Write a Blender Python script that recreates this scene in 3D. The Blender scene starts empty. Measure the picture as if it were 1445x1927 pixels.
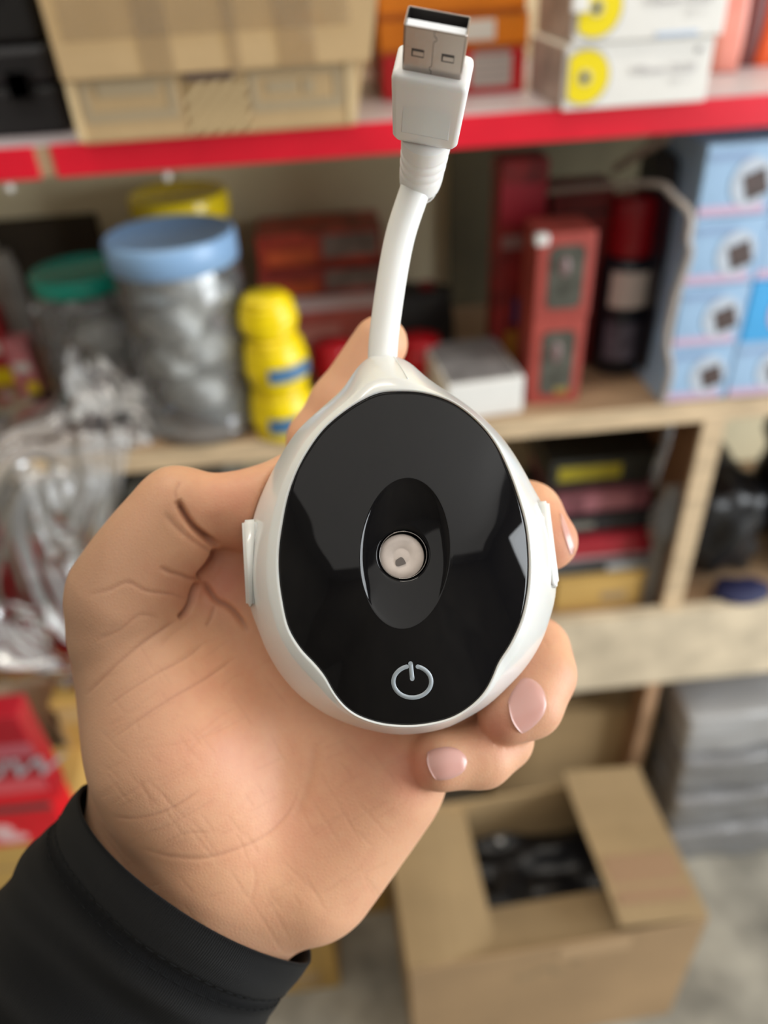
import bpy, bmesh, math, random
import numpy as np
from mathutils import Vector, Matrix, noise
random.seed(7); np.random.seed(7)
SC = bpy.context.scene
COL = SC.collection

# ------------------------------------------------------------------ camera
FPX = 1446.0                              # focal length in pixels of the 1445 x 1927 frame
_p, _yaw, _roll = math.radians(36.5), math.radians(3.0), math.radians(3.5)
CF = np.array([math.sin(_yaw)*math.cos(_p), math.cos(_yaw)*math.cos(_p), -math.sin(_p)])
_R0 = np.array([math.cos(_yaw), -math.sin(_yaw), 0.0]); _U0 = np.cross(_R0, CF)
CR = math.cos(_roll)*_R0 - math.sin(_roll)*_U0
CU = math.sin(_roll)*_R0 + math.cos(_roll)*_U0
CP = np.array([0.0, 0.0, 1.5])
cam = bpy.data.cameras.new('camera'); camo = bpy.data.objects.new('camera', cam); COL.objects.link(camo)
cam.sensor_fit = 'VERTICAL'; cam.sensor_height = 36.0; cam.sensor_width = 27.0
cam.lens = FPX/1927.0*36.0
cam.clip_start = 0.02
cam.dof.use_dof = True; cam.dof.focus_distance = 0.169; cam.dof.aperture_fstop = 7.3
M4 = Matrix(((CR[0], CU[0], -CF[0], CP[0]), (CR[1], CU[1], -CF[1], CP[1]), (CR[2], CU[2], -CF[2], CP[2]), (0, 0, 0, 1)))
camo.matrix_world = M4
SC.camera = camo

# ------------------------------------------------------------------ world, lights, exposure
SC.view_settings.view_transform = 'Standard'; SC.view_settings.look = 'None'
SC.view_settings.gamma = 1.0; SC.view_settings.use_curve_mapping = False
SC.view_settings.exposure = 0.18
SC.cycles.max_bounces = 10; SC.cycles.transparent_max_bounces = 16; SC.cycles.transmission_bounces = 6
SC.cycles.sample_clamp_indirect = 6.0
wd = bpy.data.worlds.new('overcast_sky'); SC.world = wd; wd.use_nodes = True
wd.node_tree.nodes['Background'].inputs[0].default_value = (0.80, 0.88, 1.0, 1)
wd.node_tree.nodes['Background'].inputs[1].default_value = 0.9

def area(name, loc, target, sx, sy, power, col, kind='RECTANGLE'):
    l = bpy.data.lights.new(name, 'AREA'); l.shape = kind; l.size = sx; l.size_y = sy
    l.energy = power; l.color = col
    o = bpy.data.objects.new(name, l); COL.objects.link(o); o.location = loc
    o.rotation_euler = (Vector(target)-Vector(loc)).to_track_quat('-Z', 'Y').to_euler()
    return o
area('doorway_daylight', (2.55, -0.55, 1.35), (0.1, 0.45, 1.15), 1.5, 1.9, 78, (0.93, 0.97, 1.0))
area('ceiling_tube_light', (-0.25, 0.50, 2.70), (-0.25, 0.52, 0.0), 1.2, 0.10, 9, (1.0, 0.93, 0.82))
area('rooflight_panel', (0.1, -1.0, 2.77), (0.1, -1.0, 0.0), 4.2, 2.3, 21, (1.0, 0.965, 0.91))  # added soft fill, stands in for light bounced off the ceiling

# ------------------------------------------------------------------ helpers
def ray(px, py): return CF + (px-722.5)/FPX*CR - (py-963.5)/FPX*CU
def on_y(px, py, Y): r = ray(px, py); return CP + r*(Y/r[1])
def on_z(px, py, Z): r = ray(px, py); return CP + r*((Z-CP[2])/r[2])
def hand_space(v):                       # (right, up, depth) in millimetres from the lens -> world metres
    v = np.asarray(v, float)*0.001
    return CP + v[..., 0:1]*CR + v[..., 1:2]*CU + v[..., 2:3]*CF
def pix(px, py, d):                      # picture point at depth d (mm) -> hand space
    px, py, d = np.broadcast_arrays(np.asarray(px, float), np.asarray(py, float), np.asarray(d, float))
    return np.stack([(px-722.5)/FPX*d, -(py-963.5)/FPX*d, d], -1)

MATS = {}
def nodes_of(m):
    m.use_nodes = True; nt = m.node_tree
    return nt, nt.nodes['Principled BSDF']
def mat(name, col, rough=0.5, metal=0.0, var=0.0, vscale=8.0, bump=0.0, bscale=60.0, spec=0.5, coat=0.0, sss=0.0, sheen=0.0, stretch=None, emis=None):
    if name in MATS: return MATS[name]
    m = bpy.data.materials.new(name); nt, b = nodes_of(m)
    b.inputs['Base Color'].default_value = (*col, 1); b.inputs['Roughness'].default_value = rough
    b.inputs['Metallic'].default_value = metal; b.inputs['Specular IOR Level'].default_value = spec
    b.inputs['Coat Weight'].default_value = coat
    if sss: b.inputs['Subsurface Weight'].default_value = sss; b.inputs['Subsurface Radius'].default_value = (0.004, 0.002, 0.0012); b.inputs['Subsurface Scale'].default_value = 1.0
    if sheen: b.inputs['Sheen Weight'].default_value = sheen
    tc = nt.nodes.new('ShaderNodeTexCoord'); mp = nt.nodes.new('ShaderNodeMapping')
    nt.links.new(tc.outputs['Object'], mp.inputs[0])
    if stretch: mp.inputs['Scale'].default_value = stretch
    if var:
        n = nt.nodes.new('ShaderNodeTexNoise'); n.inputs['Scale'].default_value = vscale; n.inputs['Detail'].default_value = 5
        nt.links.new(mp.outputs[0], n.inputs['Vector'])
        r = nt.nodes.new('ShaderNodeValToRGB')
        lo = tuple(max(0, c*(1-var)) for c in col); hi = tuple(min(1, c*(1+var)) for c in col)
        r.color_ramp.elements[0].position = 0.3; r.color_ramp.elements[0].color = (*lo, 1)
        r.color_ramp.elements[1].position = 0.7; r.color_ramp.elements[1].color = (*hi, 1)
        nt.links.new(n.outputs[0], r.inputs[0]); nt.links.new(r.outputs[0], b.inputs['Base Color'])
    if bump:
        n = nt.nodes.new('ShaderNodeTexNoise'); n.inputs['Scale'].default_value = bscale; n.inputs['Detail'].default_value = 4
        nt.links.new(mp.outputs[0], n.inputs['Vector'])
        bp = nt.nodes.new('ShaderNodeBump'); bp.inputs['Strength'].default_value = bump; bp.inputs['Distance'].default_value = 0.002
        nt.links.new(n.outputs[0], bp.inputs['Height']); nt.links.new(bp.outputs[0], b.inputs['Normal'])
    MATS[name] = m
    return m
def clear_mat(name, tint=(0.9, 0.92, 0.92), gloss=0.3, rough=0.08, haze=0.0, bump=0.3, bscale=40.0, thin=False):
    if name in MATS: return MATS[name]
    m = bpy.data.materials.new(name); m.use_nodes = True; nt = m.node_tree; nt.nodes.clear()
    out = nt.nodes.new('ShaderNodeOutputMaterial'); tr = nt.nodes.new('ShaderNodeBsdfTransparent'); tr.inputs[0].default_value = (*tint, 1)
    gl = nt.nodes.new('ShaderNodeBsdfGlossy'); gl.inputs['Roughness'].default_value = rough
    df = nt.nodes.new('ShaderNodeBsdfDiffuse'); df.inputs[0].default_value = (0.8, 0.8, 0.8, 1)
    fr = nt.nodes.new('ShaderNodeLayerWeight'); fr.inputs[0].default_value = gloss
    m1 = nt.nodes.new('ShaderNodeMixShader'); m2 = nt.nodes.new('ShaderNodeMixShader'); m1.inputs[0].default_value = haze
    tc = nt.nodes.new('ShaderNodeTexCoord'); n = nt.nodes.new('ShaderNodeTexNoise'); n.inputs['Scale'].default_value = bscale
    bp = nt.nodes.new('ShaderNodeBump'); bp.inputs['Strength'].default_value = bump; bp.inputs['Distance'].default_value = 0.004
    L = nt.links.new
    L(tc.outputs['Object'], n.inputs['Vector']); L(n.outputs[0], bp.inputs['Height'])
    for s in (gl, df, fr): L(bp.outputs[0], s.inputs['Normal'])
    L(tr.outputs[0], m1.inputs[1]); L(df.outputs[0], m1.inputs[2]); L(m1.outputs[0], m2.inputs[1]); L(gl.outputs[0], m2.inputs[2])
    L(fr.outputs['Fresnel'], m2.inputs[0]) if not thin else setattr(m2.inputs[0], 'default_value', 0.07); L(m2.outputs[0], out.inputs[0])
    MATS[name] = m
    return m

def tag(o, label=None, cat=None, group=None, kind=None):
    if label: o['label'] = label
    if cat: o['category'] = cat
    if group: o['group'] = group
    if kind: o['kind'] = kind
    return o
def thing(name, loc, label, cat, group=None, rz=0.0):
    o = bpy.data.objects.new(name, None); COL.objects.link(o); o.location = tuple(loc); o.rotation_euler = (0, 0, rz)
    o.empty_display_size = 0.02
    bpy.context.view_layer.update() if False else None
    return tag(o, label, cat, group)
def wloc(o):
    v = Vector((0, 0, 0))
    while o is not None: v = v + o.location; o = o.parent
    return v
def link_mesh(name, me, parent=None, smooth=False):
    if smooth: me.polygons.foreach_set('use_smooth', [True]*len(me.polygons))
    o = bpy.data.objects.new(name, me); COL.objects.link(o); o.parent = parent
    return o
def wmesh(name, V, F, m, parent=None, smooth=True):
    """mesh from world coordinates; parent things carry only a location"""
    off = np.array(wloc(parent)) if parent is not None else np.asarray(V, float).mean(0)
    me = bpy.data.meshes.new(name); me.from_pydata((np.asarray(V, float)-off).tolist(), [], [tuple(int(i) for i in f) for f in F]); me.update()
    me.materials.append(m)
    o = link_mesh(name, me, parent, smooth)
    if parent is None: o.location = off
    return o
def bmobj(name, bm, m, parent=None, smooth=False, loc=None):
    me = bpy.data.meshes.new(name); bm.normal_update(); bm.to_mesh(me); bm.free()
    for x in (m if isinstance(m, (list, tuple)) else [m]): me.materials.append(x)
    o = link_mesh(name, me, parent, smooth)
    if loc is not None: o.location = loc
    return o
def box_bm(x0, x1, y0, y1, z0, z1, bev=0.0, bm=None, mi=0, seg=2):
    own = bmesh.new()
    r = bmesh.ops.create_cube(own, size=1.0)
    bmesh.ops.scale(own, vec=(x1-x0, y1-y0, z1-z0), verts=own.verts)
    bmesh.ops.translate(own, vec=((x0+x1)/2, (y0+y1)/2, (z0+z1)/2), verts=own.verts)
    if bev: bmesh.ops.bevel(own, geom=own.edges[:], offset=bev, segments=seg, affect='EDGES', profile=0.5)
    for f in own.faces: f.material_index = mi
    if bm is None: return own
    me = bpy.data.meshes.new('tmp'); own.to_mesh(me); own.free(); bm.from_mesh(me); bpy.data.meshes.remove(me)
    return bm
def lathe_bm(prof, n=40, ax=None, bm=None, cap=True):
    """profile [(radius, height)] about +Z, optional wobble"""
    bm = bm or bmesh.new(); rings = []
    for r, z in prof:
        rings.append([bm.verts.new((r*math.cos(2*math.pi*i/n), r*math.sin(2*math.pi*i/n), z)) for i in range(n)])
    for a, b in zip(rings, rings[1:]):
        for i in range(n): bm.faces.new((a[i], a[(i+1) % n], b[(i+1) % n], b[i]))
    if cap: bm.faces.new(rings[0][::-1]); bm.faces.new(rings[-1])
    return bm
def tube_np(P, rad, n=20, cap=True):
    P = np.asarray(P, float); rad = np.broadcast_to(np.asarray(rad, float), (len(P),))
    T = np.gradient(P, axis=0); T /= np.linalg.norm(T, axis=1)[:, None]
    ref = np.array([0., 0, 1]) if abs(T[0][2]) < .9 else np.array([1., 0, 0])
    V = []; F = []
    N = np.cross(T[0], ref); N /= np.linalg.norm(N)
    for i in range(len(P)):
        N = N - T[i]*(N@T[i]); N /= np.linalg.norm(N); B = np.cross(T[i], N)
        for k in range(n):
            a = 2*math.pi*k/n; V.append(P[i]+rad[i]*(math.cos(a)*N+math.sin(a)*B))
    for i in range(len(P)-1):
        for k in range(n): F.append((i*n+k, i*n+(k+1) % n, (i+1)*n+(k+1) % n, (i+1)*n+k))
    if cap: F.append(tuple(range(n))[::-1]); F.append(tuple((len(P)-1)*n+k for k in range(n)))
    return np.array(V), F
def spline(pts, n, closed=False):
    """Catmull-Rom through pts"""
    pts = np.asarray(pts, float); m = len(pts); out = []
    segs = m if closed else m-1
    for j in range(n):
        t = j/(n if closed else n-1)*segs; i = min(int(t), segs-1); u = t-i
        g = lambda k: pts[k % m] if closed else pts[min(max(k, 0), m-1)]
        a, b, c, d = g(i-1), g(i), g(i+1), g(i+2)
        out.append(0.5*((2*b)+(c-a)*u+(2*a-5*b+4*c-d)*u*u+(3*b-a-3*c+d)*u**3))
    return np.array(out)
def text_mesh(name, s, size, m, M, parent, shear=0.0, ext=0.0002, bold=0.0):
    """flat print: letters as a thin mesh, placed by matrix M relative to the parent"""
    c = bpy.data.curves.new(name, 'FONT'); c.body = s; c.size = size; c.align_x = 'CENTER'; c.align_y = 'CENTER'
    c.extrude = ext; c.shear = shear; c.offset = bold; c.resolution_u = 3
    t = bpy.data.objects.new('tmp', c); COL.objects.link(t)
    bpy.context.view_layer.update()
    me = bpy.data.meshes.new_from_object(t.evaluated_get(bpy.context.evaluated_depsgraph_get()))
    bpy.data.objects.remove(t); bpy.data.curves.remove(c)
    me.transform(M); me.materials.clear(); me.materials.append(m); me.name = name
    o = link_mesh(name, me, parent)
    return o
# ================================================================== the shop: walls, floor, shelving
ZT, ZM, ZL = 1.357, 1.0, 0.62            # tops of the three shelf boards
YF, YB = 0.85, 1.25                       # shelf front, back wall
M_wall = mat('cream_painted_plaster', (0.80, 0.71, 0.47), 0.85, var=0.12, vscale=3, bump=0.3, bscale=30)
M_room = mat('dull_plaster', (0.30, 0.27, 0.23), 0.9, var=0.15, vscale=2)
M_ceil = mat('off_white_ceiling', (0.55, 0.53, 0.50), 0.9, var=0.05, vscale=2)
M_floor = mat('stained_concrete', (0.27, 0.25, 0.205), 0.75, var=0.45, vscale=9, bump=0.5, bscale=25)
M_ply = mat('pale_plywood', (0.60, 0.45, 0.28), 0.6, var=0.25, vscale=14, stretch=(1, 1, 6), bump=0.2, bscale=50)
M_plytop = mat('worn_shelf_board', (0.40, 0.26, 0.15), 0.6, var=0.25, vscale=8, stretch=(1, 5, 1))
M_rail = mat('pale_rail_board', (0.62, 0.52, 0.37), 0.65, var=0.2, vscale=16, bump=0.2, bscale=40)
M_brown = mat('brown_board_side', (0.25, 0.13, 0.065), 0.6, var=0.2, vscale=12)
M_lav = mat('lavender_laminate', (0.62, 0.56, 0.60), 0.4, var=0.06, vscale=10)
M_red = mat('red_edge_tape', (0.74, 0.010, 0.03), 0.35, var=0.12, vscale=10)
def struct(name, bm, m, parent=None, bev=False):
    o = bmobj(name, bm, m, parent)
    if parent is None: o['kind'] = 'structure'
    return o
struct('floor', box_bm(-2.5, 2.6, -2.5, YB+0.1, -0.05, 0), M_floor)
struct('ceiling', box_bm(-2.5, 2.6, -2.5, YB+0.1, 2.8, 2.85), M_ceil)
struct('wall_back', box_bm(-2.5, 2.6, YB, YB+0.1, 0, 2.8), M_wall)
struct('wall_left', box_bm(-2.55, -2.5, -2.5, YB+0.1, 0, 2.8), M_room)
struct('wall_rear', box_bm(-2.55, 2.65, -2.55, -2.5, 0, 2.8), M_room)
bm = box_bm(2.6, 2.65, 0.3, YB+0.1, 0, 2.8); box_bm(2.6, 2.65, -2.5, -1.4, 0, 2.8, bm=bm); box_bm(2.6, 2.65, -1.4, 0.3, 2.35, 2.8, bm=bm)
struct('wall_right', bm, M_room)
sh = struct('trim_1', box_bm(-1.4, 1.5, YF+0.002, YB-0.002, ZT-0.02, ZT), M_lav); sh['label'] = 'lavender laminated top shelf board with red edging'
a0 = on_y(60, 270, YF)[0]; a1 = on_y(92, 270, YF)[0]
for n_, (x0, x1) in enumerate(((-1.4, a0), (a1, 1.5))):
    struct('edge_tape', box_bm(x0, x1, YF-0.003, YF+0.002, ZT-0.031, ZT-0.001, 0.0008), M_red, sh)
struct('bare_edge', box_bm(a0, a1, YF-0.001, YF+0.002, ZT-0.029, ZT-0.002), M_plytop, sh)
M_glass = mat('white_screw_cap', (0.55, 0.53, 0.48), 0.25)
for q in ((305, 293), (2, 312)):
    p = on_y(*q, YF); b_ = lathe_bm([(0.001, -0.006), (0.0045, -0.005), (0.005, 0), (0.002, 0.004)], 16)
    bmesh.ops.rotate(b_, cent=(0, 0, 0), matrix=Matrix.Rotation(math.pi/2, 3, 'X'), verts=b_.verts)
    struct('screw_cap', b_, M_glass, sh).location = (p[0], YF+0.001, ZT-0.038)
mid = struct('trim_2', box_bm(-1.4, 1.5, YF, YB-0.002, ZM-0.026, ZM), M_plytop); mid['label'] = 'pale plywood middle shelf board'
struct('front_edge', box_bm(-1.4, 1.5, YF-0.004, YF, ZM-0.028, ZM+0.001, 0.001), M_ply, mid)
low = struct('trim_3', box_bm(-1.4, 1.5, YF+0.004, YB-0.002, ZL-0.02, ZL), M_plytop); low['label'] = 'lower shelf board behind the pale rail'
struct('front_rail', box_bm(-1.4, 1.5, YF-0.02, YF+0.004, 0.473, 0.634, 0.002), M_rail, low)
div = struct('trim_4', box_bm(0.476, 0.503, YF+0.004, YB-0.01, ZL, ZM-0.026), M_brown); div['label'] = 'upright plank divider under the middle shelf'
struct('front_edge', box_bm(0.474, 0.505, YF-0.003, YF+0.004, 0.634, ZM-0.028, 0.001), M_ply, div)
post = struct('trim_5', box_bm(0.484, 0.504, YF, YF+0.05, 0, 0.473), mat('brown_post_wood', (0.42, 0.25, 0.14), 0.7, var=0.2)); post['label'] = 'brown wooden post under the pale rail'
dl = struct('trim_6', box_bm(-0.80, -0.775, YF+0.002, YB-0.01, ZL, ZM-0.026), M_brown)
# ================================================================== the humidifier
OUT = [(718,668),(745,670.6),(772,683),(794,703),(817,721),(848,741),(884,766),(920,797),(952,833),(979,874),(1006,923),(1026,960),(1038,1000),(1045,1045),(1047,1090),(1044,1126),(1035,1162),(1019,1207),(992,1252),(956,1292),(916,1328),(871,1355),(835,1371),(790,1380),(745,1382),(700,1375),(655,1362),(610,1342),(565,1310),(529,1270),(502,1225),(484,1180),(470,1139),(464,1090),(466,1045),(470,1009),(480,964),(497,919),(524,865),(556,815),(592,779),(623,752),(646,730),(664,703),(680,683),(697,671)]
PLATE = [(745,736),(790,738),(835,750),(871,770),(907,802),(934,838),(956,883),(974,932),(988,982),(994,1027),(995.5,1072),(992,1117),(981,1166),(961,1211),(938,1247),(927,1274),(911,1303),(884,1330),(848,1351),(803,1362),(763,1365),(718,1361),(677,1348),(650,1330),(628,1303),(612,1274),(592,1249),(565,1220),(542,1180),(530,1126),(524.5,1081),(524.5,1036),(531,986),(542,932),(560,883),(583,842),(610,806),(646,775),(682,752),(713,739)]
EC = np.array([762.0, 1041.0])
NPH = 288
PHI = np.linspace(0, 2*np.pi, NPH, endpoint=False)
def polar(pts):
    s = spline(pts, 1400, True)-EC
    a = np.arctan2(-s[:, 1], s[:, 0]) % (2*np.pi); r = np.hypot(s[:, 0], s[:, 1]); o = np.argsort(a)
    return np.interp(PHI, np.r_[a[o]-2*np.pi, a[o], a[o]+2*np.pi], np.tile(r[o], 3))
RS, RP = polar(OUT), polar(PLATE)
def smooth_ring(r, k=2):
    for _ in range(k): r = (np.roll(r, 1)+2*r+np.roll(r, -1))/4
    return r
RP = smooth_ring(RP, 2); RS = smooth_ring(RS, 2)
D_SIL, D_EDGE, D_APEX = 188.0, 172.5, 165.5
def rs_at(px, py):
    a = np.arctan2(-(py-EC[1]), px-EC[0]) % (2*np.pi)
    return np.interp(a, np.r_[PHI, 2*np.pi], np.r_[RS, RS[0]])
def rp_at(px, py):
    a = np.arctan2(-(py-EC[1]), px-EC[0]) % (2*np.pi)
    return np.interp(a, np.r_[PHI, 2*np.pi], np.r_[RP, RP[0]])
def device_sdf(px, py, d):                # negative inside the shell's back half
    rho = np.hypot(px-EC[0], py-EC[1])/rs_at(px, py)
    hz = np.where(d > D_SIL, 31.0, 24.0)
    return (np.sqrt(rho**2+((d-D_SIL)/hz)**2)-1)*31.0
DIM_A, DIM_B, DIM_T = 85.0, 142.0, math.radians(3.5)   # dimple half axes (px) and its lean
def dimple_r(ph):
    c, s = np.cos(ph), -np.sin(ph)       # screen direction
    u = c*math.cos(DIM_T)+s*math.sin(DIM_T)*-1; v = s*math.cos(DIM_T)+c*math.sin(DIM_T)
    u = c*math.cos(DIM_T)-s*math.sin(DIM_T)*(-1); v = -c*math.sin(DIM_T)*(1)+s*math.cos(DIM_T)
    return 1/np.sqrt((u/DIM_A)**2+(v/DIM_B)**2)
def plate_depth(px, py):
    rho = np.hypot(px-EC[0], py-EC[1])/rp_at(px, py)
    return D_APEX+(D_EDGE-D_APEX)*np.clip(rho, 0, 1)**2.2
def dimple_depth(e): return 3.2*np.clip(1-e**2, 0, 1)**0.8
def ring_faces(nr, n, closed_start=False, base=0):
    F = []
    for i in range(nr-1):
        for k in range(n): F.append((base+i*n+k, base+i*n+(k+1) % n, base+(i+1)*n+(k+1) % n, base+(i+1)*n+k))
    return F
cs, sn = np.cos(PHI), -np.sin(PHI)
dev_base = hand_space(pix(758, 1385, 192))[0] if hand_space(pix(758, 1385, 192)).ndim > 1 else hand_space(pix(758, 1385, 192))
device = thing('humidifier', dev_base, 'white egg-shaped humidifier with glossy black face and plug-in cable, held in the hand', 'humidifier')
M_shell = mat('white_glossy_plastic', (0.74, 0.745, 0.72), 0.22, coat=0.3, sss=0.15)
M_black = mat('gloss_black_acrylic', (0.004, 0.004, 0.005), 0.03, spec=0.36)
M_cable = mat('white_rubber_cable', (0.80, 0.80, 0.77), 0.38, sss=0.1)
M_mold = mat('white_plug_plastic', (0.86, 0.85, 0.83), 0.35, sss=0.2)
M_steel = mat('nickel_plated_steel', (0.40, 0.355, 0.325), 0.3, metal=1.0, bump=0.03, bscale=900)
M_disc = mat('pale_metal_disc', (0.64, 0.56, 0.51), 0.45, metal=0.2, var=0.06, vscale=500)
M_icon = mat('pale_grey_print', (0.36, 0.41, 0.45), 0.35)
# shell
prof = []                                  # (fraction between plate edge and outline, depth)
V = []
def ring(R, d): V.append(pix(EC[0]+R*cs, EC[1]+R*sn, d))
gap = RS-RP
ring(RP-3.0, D_EDGE+2.0)
ring(RP-1.1, D_EDGE+0.3)
ring(RP-0.5, D_EDGE-0.12)
ring(RP+1.2, D_EDGE-0.32)
ring(RP+3.5, D_EDGE-0.45)
for f_, dd in ((0.10, -0.30), (0.2, 0.15), (0.30, 0.75), (0.36, 1.15), (0.40, 1.6), (0.5, 3.0), (0.6, 4.6), (0.7, 6.5), (0.8, 8.8), (0.88, 10.9), (0.95, 13.3), (0.985, 14.7)):
    ring(RP+np.maximum(3.6+f_, f_*gap), D_EDGE+dd)
for t in np.linspace(0, math.pi/2, 26)[:-1]:
    ring(RS*math.cos(t), D_SIL+31*math.sin(t)*0.995)
nr = len(V); Vc = np.concatenate(V); F = ring_faces(nr, NPH)
F.append(tuple((nr-1)*NPH+k for k in range(NPH)))
shell = wmesh('shell', hand_space(Vc), F, M_shell, device)
# face plate with the oval dimple, down to the nozzle hole
V = []
NC = np.array([758.5, 1044.5]); RH = 47.0
DR = dimple_r(PHI)
for t in (0.0, 0.03, 0.3, 0.6, 1.0):       # hole wall, going deeper first
    pass
D_NOZ = D_APEX+3.2
for q in (2.6, 1.2, 0.35): V.append(pix(NC[0]+(RH-0.5)*cs, NC[1]+(RH-0.5)*sn, D_NOZ+q))
V.append(pix(NC[0]+(RH+0.8)*cs, NC[1]+(RH+0.8)*sn, D_NOZ))
for t in np.linspace(0.06, 1.0, 22):
    cx = NC*(1-t)+EC*t; R = (RH+0.8)*(1-t)+DR*t
    X = cx[0]+R*cs; Y = cx[1]+R*sn
    e = np.hypot(X-EC[0], Y-EC[1])/DR
    V.append(pix(X, Y, plate_depth(X, Y)+dimple_depth(e)))
for q, dq in ((1.2, 0.02), (3.0, 0.0), (7.0, 0.0)):
    X = EC[0]+(DR+q)*cs; Y = EC[1]+(DR+q)*sn; V.append(pix(X, Y, plate_depth(X, Y)+dq))
for t in np.linspace(0.07, 0.985, 40):
    R = (DR+10)*(1-t)+(RP-0.8)*t; X = EC[0]+R*cs; Y = EC[1]+R*sn; V.append(pix(X, Y, plate_depth(X, Y)))
V.append(pix(EC[0]+(RP-0.9)*cs, EC[1]+(RP-0.9)*sn, D_EDGE+0.05))
V.append(pix(EC[0]+(RP-0.6)*cs, EC[1]+(RP-0.6)*sn, D_EDGE+1.5))
nr = len(V)
plate = wmesh('face_plate', hand_space(np.concatenate(V)), ring_faces(nr, NPH), M_black, device)
# metal nozzle: collar and disc
def disc_rings(C, rings, n=64):
    a = np.linspace(0, 2*np.pi, n, endpoint=False); V = []
    for r, d in rings: V.append(pix(C[0]+r*np.cos(a), C[1]-r*np.sin(a), d))
    F = ring_faces(len(rings), n); return np.concatenate(V), F, n
Vv, F, n = disc_rings(NC, [(45.5, D_NOZ+3), (45.8, D_NOZ+0.2), (44.6, D_NOZ-0.15), (43.6, D_NOZ+0.1), (42.8, D_NOZ+3)])
wmesh('nozzle_collar', hand_space(Vv), F, mat('dark_chrome', (0.25, 0.24, 0.23), 0.12, metal=1.0), device)
DC = np.array([755.5, 1047.5])
Vv, F, n = disc_rings(DC, [(42.8, D_NOZ+2.2), (42.4, D_NOZ+1.1), (41.2, D_NOZ+0.9), (30, D_NOZ+0.86), (17.8, D_NOZ+0.86), (17.2, D_NOZ+0.90), (14, D_NOZ+0.90), (9, D_NOZ+0.88), (4, D_NOZ+0.86), (0.4, D_NOZ+0.86)])
F.append(tuple((10-1)*n+k for k in range(n)))
disc = wmesh('mist_disc', hand_space(Vv), F, M_disc, device)
lump_a = np.linspace(0, 2*np.pi, 20, endpoint=False)
wmesh('water_stain', hand_space(pix(753+9.5*np.cos(lump_a)+1.5*np.cos(2*lump_a+1), 1057-8*np.sin(lump_a)+1.5*np.cos(3*lump_a), D_NOZ+0.66)), [tuple(range(20))], mat('grey_stain', (0.14, 0.12, 0.11), 0.5), disc)  # dark spot on the lower half of the disc centre
# power symbol printed on the plate
def strip_on_plate(C, wpx):
    C = np.asarray(C, float); T = np.gradient(C, axis=0); T /= np.linalg.norm(T, axis=1)[:, None]; N = np.c_[-T[:, 1], T[:, 0]]
    V = []
    for off, lift in ((-wpx/2, .012), (-wpx/2, .05), (0, .055), (wpx/2, .05), (wpx/2, .012)):
        q = C+N*off; V.append(pix(q[:, 0], q[:, 1], plate_depth(q[:, 0], q[:, 1])-lift))
    m = len(C); F = []
    for j in range(4):
        for i in range(m-1): F.append((j*m+i, j*m+i+1, (j+1)*m+i+1, (j+1)*m+i))
    return np.concatenate(V), F
def rounded(C, w):
    return C
a = np.radians(np.linspace(90+17, 90+343, 60))
V1, F1 = strip_on_plate(np.c_[775.7+35.6*np.cos(a), 1283.0-29.8*np.sin(a)], 8.0)
V2, F2 = strip_on_plate(np.c_[np.linspace(772.4, 775.6, 12), np.linspace(1248.5, 1277.5, 12)], 8.4)
Vs = [V1, V2]; Fs = F1+[tuple(i+len(V1) for i in f) for f in F2]; base = len(V1)+len(V2)
for cx, cy in ((772.4, 1248.5), (775.6, 1277.5), (775.7+35.6*math.cos(a[0]), 1283-29.8*math.sin(a[0])), (775.7+35.6*math.cos(a[-1]), 1283-29.8*math.sin(a[-1]))):
    b = np.linspace(0, 2*np.pi, 16, endpoint=False); X = cx+4.1*np.cos(b); Y = cy+4.1*np.sin(b)
    Vs.append(pix(X, Y, plate_depth(X, Y)-0.053)); Fs.append(tuple(base+k for k in range(16))); base += 16
wmesh('power_symbol', hand_space(np.concatenate(Vs)), Fs, M_icon, device)
# side tabs
def prism(front, back, m, name, bev=0.0007):
    V = hand_space(np.concatenate([front, back])); n = len(front)
    F = [tuple(range(n)), tuple(range(2*n-1, n-1, -1))]+[(k, k+n, (k+1) % n+n, (k+1) % n) for k in range(n)]
    o = wmesh(name, V, F, m, device, smooth=False)
    bm = bmesh.new(); bm.from_mesh(o.data); bmesh.ops.recalc_face_normals(bm, faces=bm.faces)
    bmesh.ops.bevel(bm, geom=bm.edges[:], offset=bev, segments=3, affect='EDGES'); bm.to_mesh(o.data); bm.free()
    o.data.polygons.foreach_set('use_smooth', [True]*len(o.data.polygons))
    return o
tl = [(455, 979), (484, 977), (478, 1141), (463, 1141)]
prism(pix([q[0] for q in tl], [q[1] for q in tl], [182, 181, 181, 182]), pix([q[0] for q in tl], [q[1] for q in tl], [193, 193, 193, 193]), M_shell, 'side_tab')
tr_ = [(1006, 945), (1033, 942), (1052, 1098), (1042, 1111), (1030, 1100)]
prism(pix([q[0] for q in tr_], [q[1] for q in tr_], [181, 182, 182, 182, 181]), pix([q[0] for q in tr_], [q[1] for q in tr_], [193]*5), M_shell, 'side_tab')
# moulding seam on the neck
sm = spline([(741, 671), (750, 684), (760, 700), (767, 713)], 14); X, Y = sm[:, 0], sm[:, 1]
fr_ = (np.hypot(X-EC[0], Y-EC[1])-rp_at(X, Y))/(rs_at(X, Y)-rp_at(X, Y))
dz = D_EDGE+np.interp(fr_, [0, .1, .2, .3, .36, .4, .5, .6, .7, .8, .88, .95, 1.0], [-.3, -.3, .15, .75, 1.15, 1.6, 3.0, 4.6, 6.5, 8.8, 10.9, 13.3, 15.2])
Vv, F = tube_np(hand_space(pix(X, Y, dz-0.02)), np.full(14, 0.00020), 6); wmesh('neck_seam', Vv, F, M_shell, device)
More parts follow.
